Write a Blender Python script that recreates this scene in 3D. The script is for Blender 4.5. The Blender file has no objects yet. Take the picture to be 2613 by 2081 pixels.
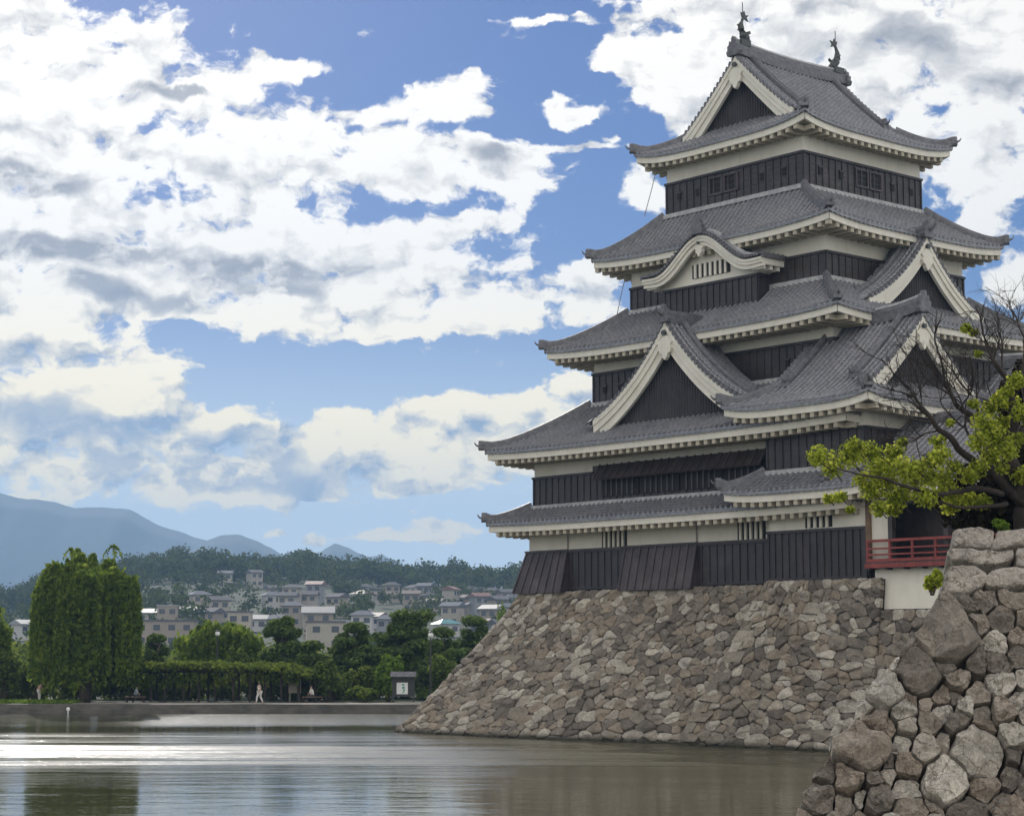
import bpy, math, random
import numpy as np
from mathutils import Vector, Matrix, noise as mnoise

S = bpy.context.scene
C = S.collection
R = math.radians

# ------------------------------------------------------------------ camera
CAM = np.array((64.40, -73.87, 4.21))
YAW = 2.43315            # heading of the view, from +X
PITCH = 0.12130
FPX = 5000.0             # focal length in pixels of a 2613 px wide picture
CXP, CYP = 1306.5, 1040.5
FW = np.array((math.cos(YAW), math.sin(YAW), 0.0))     # horizontal, away from the camera
RT = np.array((math.sin(YAW), -math.cos(YAW), 0.0))    # horizontal, to the right
cam_d = bpy.data.cameras.new('camera')
cam_o = bpy.data.objects.new('camera', cam_d)
C.objects.link(cam_o)
cam_o.location = CAM
cam_o.rotation_euler = (math.pi / 2 + PITCH, 0, YAW - math.pi / 2)
cam_d.sensor_width = 36.0
cam_d.lens = 36.0 * FPX / 2613.0
cam_d.clip_start = 0.5
cam_d.clip_end = 30000
S.camera = cam_o
S.render.resolution_x, S.render.resolution_y = 1024, 815

# ------------------------------------------------------------------ light
SUN_AZ = YAW + R(16)     # ahead of the camera, well to its left
SUN_EL = R(29)
sun_d = bpy.data.lights.new('sun', 'SUN')
sun_o = bpy.data.objects.new('sun', sun_d)
C.objects.link(sun_o)
sun_d.energy = 2.1
sun_d.angle = R(0.5)
sun_d.color = (1.0, 0.95, 0.88)
sun_o.rotation_euler = (math.pi / 2 - SUN_EL, 0, SUN_AZ + math.pi / 2)
S.view_settings.view_transform = 'Standard'
S.view_settings.look = 'None'
S.view_settings.exposure = 0.58
S.view_settings.gamma = 1.0
S.cycles.max_bounces = 6
S.cycles.diffuse_bounces = 3
S.cycles.glossy_bounces = 3
S.cycles.transparent_max_bounces = 4
S.cycles.volume_bounces = 0
S.cycles.sample_clamp_indirect = 8


def cam_ray(u, v):
    """direction through pixel (u, v) of the 2613 px wide picture"""
    r = (u - CXP) / FPX
    w = -(v - CYP) / FPX
    cp, sp = math.cos(PITCH), math.sin(PITCH)
    return FW * (cp - w * sp) + RT * r + np.array((0, 0, sp + w * cp))


def at_fw(u, v, fw):
    d = cam_ray(u, v)
    return CAM + d * (fw / float(d @ FW))


def loc(rt, fw, z):
    """world point from ground distances to the camera"""
    return np.array((CAM[0] + RT[0] * rt + FW[0] * fw, CAM[1] + RT[1] * rt + FW[1] * fw, z))


# ------------------------------------------------------------------ sky: world nodes
W = bpy.data.worlds.new('World')
S.world = W
W.use_nodes = True
NT = W.node_tree
NT.nodes.clear()
NL = NT.links.new


def nd(t, **k):
    n = NT.nodes.new(t)
    for a, b in k.items():
        setattr(n, a, b)
    return n


def mth(op, a, b=None, c=None, clamp=False):
    n = nd('ShaderNodeMath', operation=op, use_clamp=clamp)
    for i, x in enumerate((a, b, c)):
        if x is None:
            continue
        if isinstance(x, (int, float)):
            n.inputs[i].default_value = x
        else:
            NL(x, n.inputs[i])
    return n.outputs[0]


def vmt(op, a, b=None):
    n = nd('ShaderNodeVectorMath', operation=op)
    for i, x in enumerate((a, b)):
        if x is None:
            continue
        if isinstance(x, (tuple, list)):
            n.inputs[i].default_value = x
        else:
            NL(x, n.inputs[i])
    return n.outputs['Value'] if op in ('DOT_PRODUCT', 'LENGTH') else n.outputs['Vector']


def sstep(x, lo, hi, a=0.0, b=1.0):
    n = nd('ShaderNodeMapRange', interpolation_type='SMOOTHSTEP')
    NL(x, n.inputs['Value'])
    n.inputs['From Min'].default_value = lo
    n.inputs['From Max'].default_value = hi
    n.inputs['To Min'].default_value = a
    n.inputs['To Max'].default_value = b
    return n.outputs['Result']


def wmix(f, a, b):
    n = nd('ShaderNodeMix', data_type='RGBA')
    for s, x in ((0, f), (6, a), (7, b)):
        if isinstance(x, (tuple, list)):
            n.inputs[s].default_value = tuple(x) + (1,)
        elif isinstance(x, (int, float)):
            n.inputs[s].default_value = x
        else:
            NL(x, n.inputs[s])
    return n.outputs[2]


tc = nd('ShaderNodeTexCoord')
vr = nd('ShaderNodeVectorRotate', rotation_type='Z_AXIS')
NL(tc.outputs['Generated'], vr.inputs['Vector'])
vr.inputs['Angle'].default_value = -YAW
sp = nd('ShaderNodeSeparateXYZ')
NL(vr.outputs[0], sp.inputs[0])
az = mth('ARCTAN2', mth('MULTIPLY', sp.outputs[1], -1.0), sp.outputs[0])
el = mth('ARCSINE', sp.outputs[2])
cb = nd('ShaderNodeCombineXYZ')
NL(az, cb.inputs[0])
NL(mth('ABSOLUTE', el), cb.inputs[1])
P0 = cb.outputs[0]


def wnoise(vec, scale, detail, rough, off=(0, 0, 0), color=False, lac=2.0):
    v = vmt('ADD', vec, off)
    n = nd('ShaderNodeTexNoise')
    NL(v, n.inputs['Vector'])
    n.inputs['Scale'].default_value = scale
    n.inputs['Detail'].default_value = detail
    n.inputs['Roughness'].default_value = rough
    n.inputs['Lacunarity'].default_value = lac
    return n.outputs['Color'] if color else n.outputs['Fac']


warp = vmt('MULTIPLY', vmt('SUBTRACT', wnoise(P0, 22, 5, 0.6, (3, 1, 0), True), (0.5, 0.5, 0.5)), (0.030, 0.020, 0))
warp2 = vmt('MULTIPLY', vmt('SUBTRACT', wnoise(P0, 75, 2, 0.5, (7, 4, 0), True), (0.5, 0.5, 0.5)), (0.006, 0.005, 0))
P1 = vmt('ADD', vmt('ADD', P0, warp), warp2)


def sky_blobs(pts):
    """sum of soft ellipses standing at bearings and heights in the sky; numbers are eighths of a milliradian-like steps from the view axis"""
    acc = None
    for (x, y, sx, sy, w) in pts:
        d = cam_ray(x * 2613 / 2156, y * 2613 / 2156)
        a = math.atan2(float(d @ RT), float(d @ FW))
        e = math.asin(d[2] / np.linalg.norm(d))
        k = 2613 / 2156 / FPX
        q = vmt('MULTIPLY', vmt('SUBTRACT', P1, (a, e, 0)), (1 / (sx * k), 1 / (sy * k), 0))
        g = mth('EXPONENT', mth('MULTIPLY', vmt('DOT_PRODUCT', q, q), -0.7))
        acc = mth('MULTIPLY', g, w) if acc is None else mth('MULTIPLY_ADD', g, w, acc)
    return acc


CLOUDS = [(30, 940, 40, 34, 1.2), (30, 80, 125, 140, 1.3), (90, 230, 120, 90, 1.0), (230, 120, 120, 60, .9), (330, 80, 70, 30, .5),
          (260, 195, 190, 42, .8), (440, 170, 80, 45, .7), (560, 140, 50, 32, .9), (640, 148, 36, 11, .7),
          (600, 255, 170, 45, .9), (750, 275, 80, 40, .8), (100, 350, 150, 70, .9), (60, 430, 150, 50, 1.),
          (320, 310, 160, 32, .75), (450, 350, 120, 30, .45), (560, 365, 150, 40, .85),
          (930, 195, 95, 36, 1.1), (1015, 150, 22, 12, .7), (1010, 245, 75, 16, .7), (1170, 215, 42, 18, .95), (1215, 252, 50, 13, 1.0), (760, 185, 50, 30, -.5), (1000, 278, 110, 12, -.45), (1160, 150, 70, 40, -.4),
          (1220, 312, 60, 9, 1.0), (1275, 290, 16, 10, .9), (1270, 148, 14, 8, .9), (1150, 48, 80, 9, .9), (1210, 40, 26, 10, .7),
          (810, 157, 36, 6, .5), (980, 340, 150, 58, 1.1), (820, 375, 90, 38, .9), (1100, 385, 45, 40, .7),
          (970, 480, 110, 28, .9), (850, 505, 90, 24, .7), (1030, 470, 60, 20, .7),
          (600, 435, 160, 36, .8), (380, 480, 150, 34, .7), (60, 500, 150, 42, 1.), (230, 540, 200, 42, 1.1), (500, 545, 210, 50, 1.),
          (720, 570, 180, 50, 1.), (880, 605, 180, 50, 1.), (1030, 640, 130, 44, .95), (720, 670, 160, 40, .95), (860, 695, 120, 24, .85),
          (330, 640, 150, 36, .9), (170, 610, 140, 46, 1.), (40, 640, 90, 60, .9), (1085, 665, 75, 22, .6),
          (1235, 620, 75, 42, .9), (1310, 575, 85, 25, .6), (1080, 560, 60, 12, .4),
          (120, 750, 120, 48, 1.), (30, 720, 80, 40, .7), (250, 800, 95, 48, 1.), (80, 850, 160, 70, 1.1), (330, 885, 110, 40, 1.), (460, 935, 120, 34, .9),
          (570, 945, 80, 34, .9), (650, 945, 40, 30, .6), (250, 980, 330, 60, .75), (560, 1010, 200, 50, .5),
          (720, 905, 50, 30, 1.2), (850, 893, 95, 30, 1.2), (960, 893, 85, 28, 1.2), (1090, 870, 110, 38, 1.2), (1190, 825, 60, 40, 1.1),
          (1000, 960, 170, 50, .7), (640, 1010, 100, 30, .6), (860, 1000, 150, 36, .6),
          (850, 1138, 120, 9, 1.1), (960, 1112, 80, 11, 1.1), (790, 1122, 32, 10, 1.0), (665, 1145, 24, 12, 1.2), (580, 1130, 26, 10, .9), (680, 1015, 60, 18, .6), (900, 1015, 90, 16, .7), (730, 1045, 40, 12, .6),
          (1400, 115, 95, 60, 1.1), (1335, 125, 45, 38, .9), (1440, 50, 90, 50, 1.), (1500, 180, 95, 80, 1.), (1440, 225, 50, 40, .9),
          (1600, 100, 200, 110, 1.), (1800, 80, 200, 110, 1.1), (2000, 110, 200, 150, 1.1), (2060, 320, 150, 200, .95),
          (1355, 375, 40, 36, .9), (1375, 425, 28, 36, .7), (2140, 600, 80, 60, .5), (457, 879, 30, 7, .8)]
SHADE = [(90, 392, 130, 26, 1.1), (30, 370, 60, 30, .6), (160, 527, 190, 22, 1.15), (20, 510, 70, 24, .6), (210, 605, 80, 26, 1.1), (520, 570, 150, 22, 1.15), (610, 612, 140, 18, .9), (390, 640, 90, 24, .9),
         (330, 185, 110, 15, .8), (400, 203, 45, 12, .8), (1045, 325, 62, 20, 1.2), (290, 325, 110, 15, .6), (180, 260, 70, 16, .3), (60, 850, 110, 40, .8),
         (30, 745, 60, 40, .7), (250, 900, 160, 30, .8), (450, 955, 170, 26, .8), (300, 1000, 330, 60, .8), (620, 1020, 150, 30, .5), (620, 415, 55, 16, .6), (690, 370, 40, 18, .5),
         (930, 487, 80, 12, .5), (990, 430, 50, 14, .5), (850, 560, 90, 14, .5), (1080, 620, 70, 14, .6), (780, 712, 70, 12, .5), (1250, 620, 40, 20, .5),
         (1440, 140, 45, 45, .45), (1660, 75, 90, 32, .45), (1820, 130, 140, 60, .45), (1960, 60, 160, 50, .5), (2090, 180, 90, 60, .5), (2010, 300, 120, 40, .4), (830, 925, 100, 12, .4), (1000, 880, 60, 20, .4), (1130, 980, 60, 40, .5)]
Pn = vmt('MULTIPLY', P1, (1.0, 1.55, 1.0))
fb = wnoise(Pn, 30, 9, 0.58, (1.3, 0.4, 0))
fb2 = wnoise(Pn, 30, 5, 0.55, (1.3 - 0.006, 0.4 + 0.014, 0))
big = wnoise(vmt('MULTIPLY', P0, (1, 1.5, 1)), 4.5, 5, 0.55, (9, 2, 0))
outside = mth('MAXIMUM', sstep(mth('ABSOLUTE', az), 0.27, 0.42), sstep(el, 0.35, 0.5))
cov_out = mth('MULTIPLY', outside, mth('MULTIPLY', mth('SUBTRACT', big, 0.40), 7.0))
cov = mth('ADD', mth('MINIMUM', sky_blobs(CLOUDS), 0.98), cov_out)
fine_n = wnoise(Pn, 105, 6, 0.6, (2.7, 8.1, 0))
dens = mth('ADD', mth('ADD', cov, mth('MULTIPLY', mth('SUBTRACT', fb, 0.5), 3.3)), mth('MULTIPLY', mth('SUBTRACT', fine_n, 0.5), 0.6))
alpha = sstep(dens, 0.38, 0.74)
thick = sstep(dens, 0.75, 1.9)
shade_map = mth('ADD', sky_blobs(SHADE), mth('MULTIPLY', mth('SUBTRACT', wnoise(Pn, 30, 6, 0.55, (5, 5, 0)), 0.5), 1.1))
dark = mth('MULTIPLY', sstep(shade_map, 0.15, 0.95), sstep(dens, 0.5, 1.1))
relief = mth('MULTIPLY', mth('MULTIPLY', mth('SUBTRACT', fb, fb2), 3.4), sstep(el, 0.21, 0.10, 1.0, 1.7))
lum = mth('MULTIPLY', mth('ADD', mth('SUBTRACT', 1.08, mth('MULTIPLY', thick, 0.60)), relief), mth('SUBTRACT', 1.0, mth('MULTIPLY', dark, 0.84)))
lum = mth('MAXIMUM', mth('MINIMUM', lum, 1.15), 0.0)
lowband = sstep(el, 0.21, 0.10)
white_c = wmix(lowband, (1.16, 1.11, 1.02), (1.22, 1.05, 0.68))
grey_c = wmix(lowband, (0.25, 0.26, 0.30), (0.25, 0.33, 0.45))
cloud_c = wmix(lum, grey_c, white_c)
# glow of the veiled sun through the cloud deck
sd = (math.cos(SUN_EL) * math.cos(SUN_AZ), math.cos(SUN_EL) * math.sin(SUN_AZ), math.sin(SUN_EL))
cosang = vmt('DOT_PRODUCT', tc.outputs['Generated'], sd)
glow = mth('POWER', mth('MAXIMUM', cosang, 0.0), 6.0)
sky = nd('ShaderNodeTexSky', sky_type='NISHITA')
sky.sun_disc = False
sky.sun_elevation = SUN_EL
sky.sun_rotation = math.pi / 2 - SUN_AZ
sky.air_density = 1.0
sky.dust_density = 0.4
sky.ozone_density = 2.0
hs = nd('ShaderNodeHueSaturation')
hs.inputs['Saturation'].default_value = 1.55
NL(sky.outputs[0], hs.inputs['Color'])
bg1 = nd('ShaderNodeBackground')
deep = wmix(1.0, hs.outputs[0], (0.46, 0.52, 0.78))
deep.node.blend_type = 'MULTIPLY'
# whitish air low over the horizon
NL(wmix(sstep(el, 0.19, 0.03, 0.0, 0.9), deep, (13.5, 15.6, 16.8)), bg1.inputs['Color'])
bg1.inputs['Strength'].default_value = 0.05
bg2 = nd('ShaderNodeBackground')
NL(cloud_c, bg2.inputs['Color'])
# clouds before the sun stay backlit; unseen ones opposite brightened to light the ground
front = sstep(cosang, 0.75, -0.35)
NL(mth('ADD', mth('MULTIPLY_ADD', glow, 0.20, 0.60), mth('ADD', mth('MULTIPLY', front, 0.95), mth('MULTIPLY', mth('MULTIPLY', lowband, sstep(mth('ABSOLUTE', az), 0.6, 0.3)), 0.14))), bg2.inputs['Strength'])
mx = nd('ShaderNodeMixShader')
NL(mth('MULTIPLY', alpha, sstep(el, 0.0, 0.05)), mx.inputs[0])
NL(bg1.outputs[0], mx.inputs[1])
NL(bg2.outputs[0], mx.inputs[2])
wo = nd('ShaderNodeOutputWorld')
NL(mx.outputs[0], wo.inputs['Surface'])
W.cycles.sampling_method = 'MANUAL'
W.cycles.sample_map_resolution = 1024

# ------------------------------------------------------------------ materials
def mat(name):
    m = bpy.data.materials.new(name)
    m.use_nodes = True
    return m, m.node_tree, m.node_tree.nodes['Principled BSDF']


def mnode(nt, t, **k):
    n = nt.nodes.new(t)
    for a, b in k.items():
        setattr(n, a, b)
    return n


def ramp(nt, fac, stops):
    n = nt.nodes.new('ShaderNodeValToRGB')
    e = n.color_ramp.elements
    while len(e) < len(stops):
        e.new(0.5)
    for i, (p, c) in enumerate(stops):
        e[i].position = p
        e[i].color = tuple(c) + (1,)
    nt.links.new(fac, n.inputs[0])
    return n.outputs[0]


def tnoise(nt, scale, detail=5, rough=0.6, stretch=None, vec=None):
    n = nt.nodes.new('ShaderNodeTexNoise')
    n.inputs['Scale'].default_value = scale
    n.inputs['Detail'].default_value = detail
    n.inputs['Roughness'].default_value = rough
    if vec is None:
        vec = nt.nodes.new('ShaderNodeTexCoord').outputs['Object']
    if stretch:
        mp = nt.nodes.new('ShaderNodeMapping')
        mp.inputs['Scale'].default_value = stretch
        nt.links.new(vec, mp.inputs[0])
        vec = mp.outputs[0]
    nt.links.new(vec, n.inputs['Vector'])
    return n.outputs[0]


def cmix(nt, fac, a, b, blend='MIX'):
    n = nt.nodes.new('ShaderNodeMix')
    n.data_type = 'RGBA'
    n.blend_type = blend
    for s, x in ((0, fac), (6, a), (7, b)):
        if isinstance(x, (tuple, list)):
            n.inputs[s].default_value = tuple(x) + (1,)
        elif isinstance(x, (int, float)):
            n.inputs[s].default_value = x
        else:
            nt.links.new(x, n.inputs[s])
    return n.outputs[2]


def bump(nt, bsdf, h, strength=0.4, dist=0.05):
    b = nt.nodes.new('ShaderNodeBump')
    b.inputs['Strength'].default_value = strength
    b.inputs['Distance'].default_value = dist
    nt.links.new(h, b.inputs['Height'])
    nt.links.new(b.outputs[0], bsdf.inputs['Normal'])


def island(nt):
    return nt.nodes.new('ShaderNodeNewGeometry').outputs['Random Per Island']


def simple(name, c1, c2, scale=2.0, rough=0.7, stretch=None, bstr=0.0, detail=6, spec=0.5):
    m, nt, b = mat(name)
    n = tnoise(nt, scale, detail, 0.65, stretch)
    nt.links.new(ramp(nt, n, [(0.3, c1), (0.7, c2)]), b.inputs['Base Color'])
    b.inputs['Roughness'].default_value = rough
    b.inputs['Specular IOR Level'].default_value = spec
    if bstr:
        bump(nt, b, n, bstr)
    return m


def mat_plaster():
    m, nt, b = mat('lime plaster')
    n = tnoise(nt, 0.9, 6, 0.6)
    st = tnoise(nt, 1.0, 6, 0.7, (3.0, 3.0, 0.35))
    c = ramp(nt, n, [(0.3, (0.62, 0.585, 0.50)), (0.7, (0.72, 0.68, 0.595))])
    c = cmix(nt, ramp(nt, st, [(0.52, (0, 0, 0)), (0.80, (0.45, 0.45, 0.45))]), c, (0.42, 0.40, 0.34))
    nt.links.new(c, b.inputs['Base Color'])
    b.inputs['Roughness'].default_value = 0.85
    return m


def mat_tile():
    m, nt, b = mat('grey roof tile')
    n = tnoise(nt, 0.55, 7, 0.7)
    f = tnoise(nt, 5.0, 4, 0.7)
    c = ramp(nt, n, [(0.28, (0.105, 0.105, 0.12)), (0.5, (0.17, 0.17, 0.185)), (0.75, (0.25, 0.245, 0.255))])
    c = cmix(nt, 0.55, c, ramp(nt, f, [(0.3, (0.055, 0.055, 0.065)), (0.7, (0.30, 0.295, 0.31))]))
    nt.links.new(c, b.inputs['Base Color'])
    # courses of the tiles: each overlaps the next with a thin dark lip
    sx = nt.nodes.new('ShaderNodeSeparateXYZ')
    nt.links.new(nt.nodes.new('ShaderNodeNewGeometry').outputs['Position'], sx.inputs[0])
    md = nt.nodes.new('ShaderNodeMath')
    md.operation = 'MULTIPLY'
    md.inputs[1].default_value = 1 / 0.155
    nt.links.new(sx.outputs[2], md.inputs[0])
    fr = nt.nodes.new('ShaderNodeMath')
    fr.operation = 'FRACT'
    nt.links.new(md.outputs[0], fr.inputs[0])
    c = cmix(nt, 1.0, c, ramp(nt, fr.outputs[0], [(0.0, (0.42, 0.42, 0.42)), (0.22, (0.85, 0.85, 0.85)), (0.9, (1.18, 1.18, 1.18))]), 'MULTIPLY')
    nt.links.new(c, b.inputs['Base Color'])
    b.inputs['Roughness'].default_value = 0.40
    b.inputs['Specular IOR Level'].default_value = 0.75
    bump(nt, b, f, 0.25, 0.03)
    return m


def mat_wood(name, c1, c2, rough=0.55):
    m, nt, b = mat(name)
    n = tnoise(nt, 3.0, 6, 0.7, (4.0, 4.0, 0.35))
    f = tnoise(nt, 1.1, 4, 0.6)
    c = ramp(nt, n, [(0.3, c1), (0.72, c2)])
    c = cmix(nt, ramp(nt, f, [(0.45, (0, 0, 0)), (0.75, (0.5, 0.5, 0.5))]), c, tuple(x * 1.9 + .008 for x in c2))
    nt.links.new(c, b.inputs['Base Color'])
    b.inputs['Roughness'].default_value = rough
    bump(nt, b, n, 0.3, 0.02)
    return m


def mat_stone(name, lo, mid, hi, scale=2.2, lichen=0.4, wet=True, bscale=1.0, cracks=False):
    m, nt, b = mat(name)
    r = island(nt)
    n = tnoise(nt, scale, 9, 0.68)
    f = tnoise(nt, scale * 7, 6, 0.7)
    l = tnoise(nt, scale * 0.8, 8, 0.72, (1.0, 1.0, 1.3))
    c = ramp(nt, r, [(0.0, lo), (0.35, mid), (0.62, tuple(np.array(mid) * (1.06, 0.98, 0.92))), (0.82, hi), (1.0, tuple(np.array(hi) * 1.25))])
    c = cmix(nt, 0.75, c, ramp(nt, n, [(0.25, (0.38, 0.38, 0.38)), (0.55, (1.0, 1.0, 1.0)), (0.8, (1.5, 1.47, 1.42))]), 'MULTIPLY')
    c = cmix(nt, 0.6, c, ramp(nt, f, [(0.3, (0.40, 0.39, 0.38)), (0.7, (1.5, 1.5, 1.48))]), 'MULTIPLY')
    c = cmix(nt, ramp(nt, l, [(0.60, (0, 0, 0)), (0.72, (lichen,) * 3)]), c, (0.40, 0.40, 0.36))
    c = cmix(nt, ramp(nt, l, [(0.22, (0.5,) * 3), (0.34, (0, 0, 0))]), c, (0.045, 0.05, 0.02))
    if cracks:
        fine = tnoise(nt, 55, 4, 0.75)
        c = cmix(nt, 0.7, c, ramp(nt, fine, [(0.32, (0.45, 0.44, 0.43)), (0.5, (1, 1, 1)), (0.68, (1.45, 1.45, 1.42))]), 'MULTIPLY')
        vo = nt.nodes.new('ShaderNodeTexVoronoi')
        vo.feature = 'DISTANCE_TO_EDGE'
        vo.inputs['Scale'].default_value = 1.5
        tcv = nt.nodes.new('ShaderNodeTexCoord')
        wv = nt.nodes.new('ShaderNodeVectorMath')
        wv.operation = 'MULTIPLY_ADD'
        nz = nt.nodes.new('ShaderNodeTexNoise')
        nz.inputs['Scale'].default_value = 3.0
        nz.inputs['Detail'].default_value = 5
        nt.links.new(tcv.outputs['Object'], nz.inputs['Vector'])
        nt.links.new(nz.outputs['Color'], wv.inputs[0])
        wv.inputs[1].default_value = (.7, .7, .7)
        nt.links.new(tcv.outputs['Object'], wv.inputs[2])
        nt.links.new(wv.outputs[0], vo.inputs['Vector'])
        c = cmix(nt, 1.0, c, ramp(nt, vo.outputs['Distance'], [(0.0, (0.35, 0.33, 0.31)), (0.025, (1, 1, 1))]), 'MULTIPLY')
    if wet:
        g = nt.nodes.new('ShaderNodeNewGeometry')
        sx = nt.nodes.new('ShaderNodeSeparateXYZ')
        nt.links.new(g.outputs['Position'], sx.inputs[0])
        mr = nt.nodes.new('ShaderNodeMapRange')
        nt.links.new(sx.outputs[2], mr.inputs[0])
        mr.inputs[1].default_value, mr.inputs[2].default_value = 0.28, 0.06
        c = cmix(nt, mr.outputs[0], c, (0.035, 0.032, 0.02))
    nt.links.new(c, b.inputs['Base Color'])
    b.inputs['Roughness'].default_value = 0.85
    b.inputs['Specular IOR Level'].default_value = 0.35
    hh = nt.nodes.new('ShaderNodeMath')
    hh.operation = 'MULTIPLY_ADD'
    nt.links.new(f, hh.inputs[0])
    hh.inputs[1].default_value = 0.5
    nt.links.new(n, hh.inputs[2])
    bump(nt, b, hh.outputs[0], 0.75, 0.10 * bscale)
    return m


def mat_leaf(name, dark, mid, light, trans=0.45, clump=0.9):
    m, nt, b = mat(name)
    r = island(nt)
    n = tnoise(nt, clump, 3, 0.6)
    ad = nt.nodes.new('ShaderNodeMath')
    ad.operation = 'MULTIPLY_ADD'
    nt.links.new(r, ad.inputs[0])
    ad.inputs[1].default_value = 0.5
    m2 = nt.nodes.new('ShaderNodeMath')
    m2.operation = 'MULTIPLY'
    nt.links.new(n, m2.inputs[0])
    m2.inputs[1].default_value = 0.55
    nt.links.new(m2.outputs[0], ad.inputs[2])
    c = ramp(nt, ad.outputs[0], [(0.22, dark), (0.5, mid), (0.82, light)])
    nt.links.new(c, b.inputs['Base Color'])
    b.inputs['Roughness'].default_value = 0.9
    b.inputs['Specular IOR Level'].default_value = 0.06
    t = nt.nodes.new('ShaderNodeBsdfTranslucent')
    hsv = nt.nodes.new('ShaderNodeHueSaturation')
    hsv.inputs['Value'].default_value = 1.9
    hsv.inputs['Hue'].default_value = 0.485
    nt.links.new(c, hsv.inputs['Color'])
    nt.links.new(hsv.outputs[0], t.inputs['Color'])
    mxs = nt.nodes.new('ShaderNodeMixShader')
    mxs.inputs[0].default_value = trans
    nt.links.new(b.outputs[0], mxs.inputs[1])
    nt.links.new(t.outputs[0], mxs.inputs[2])
    nt.links.new(mxs.outputs[0], nt.nodes['Material Output'].inputs['Surface'])
    return m


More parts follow.
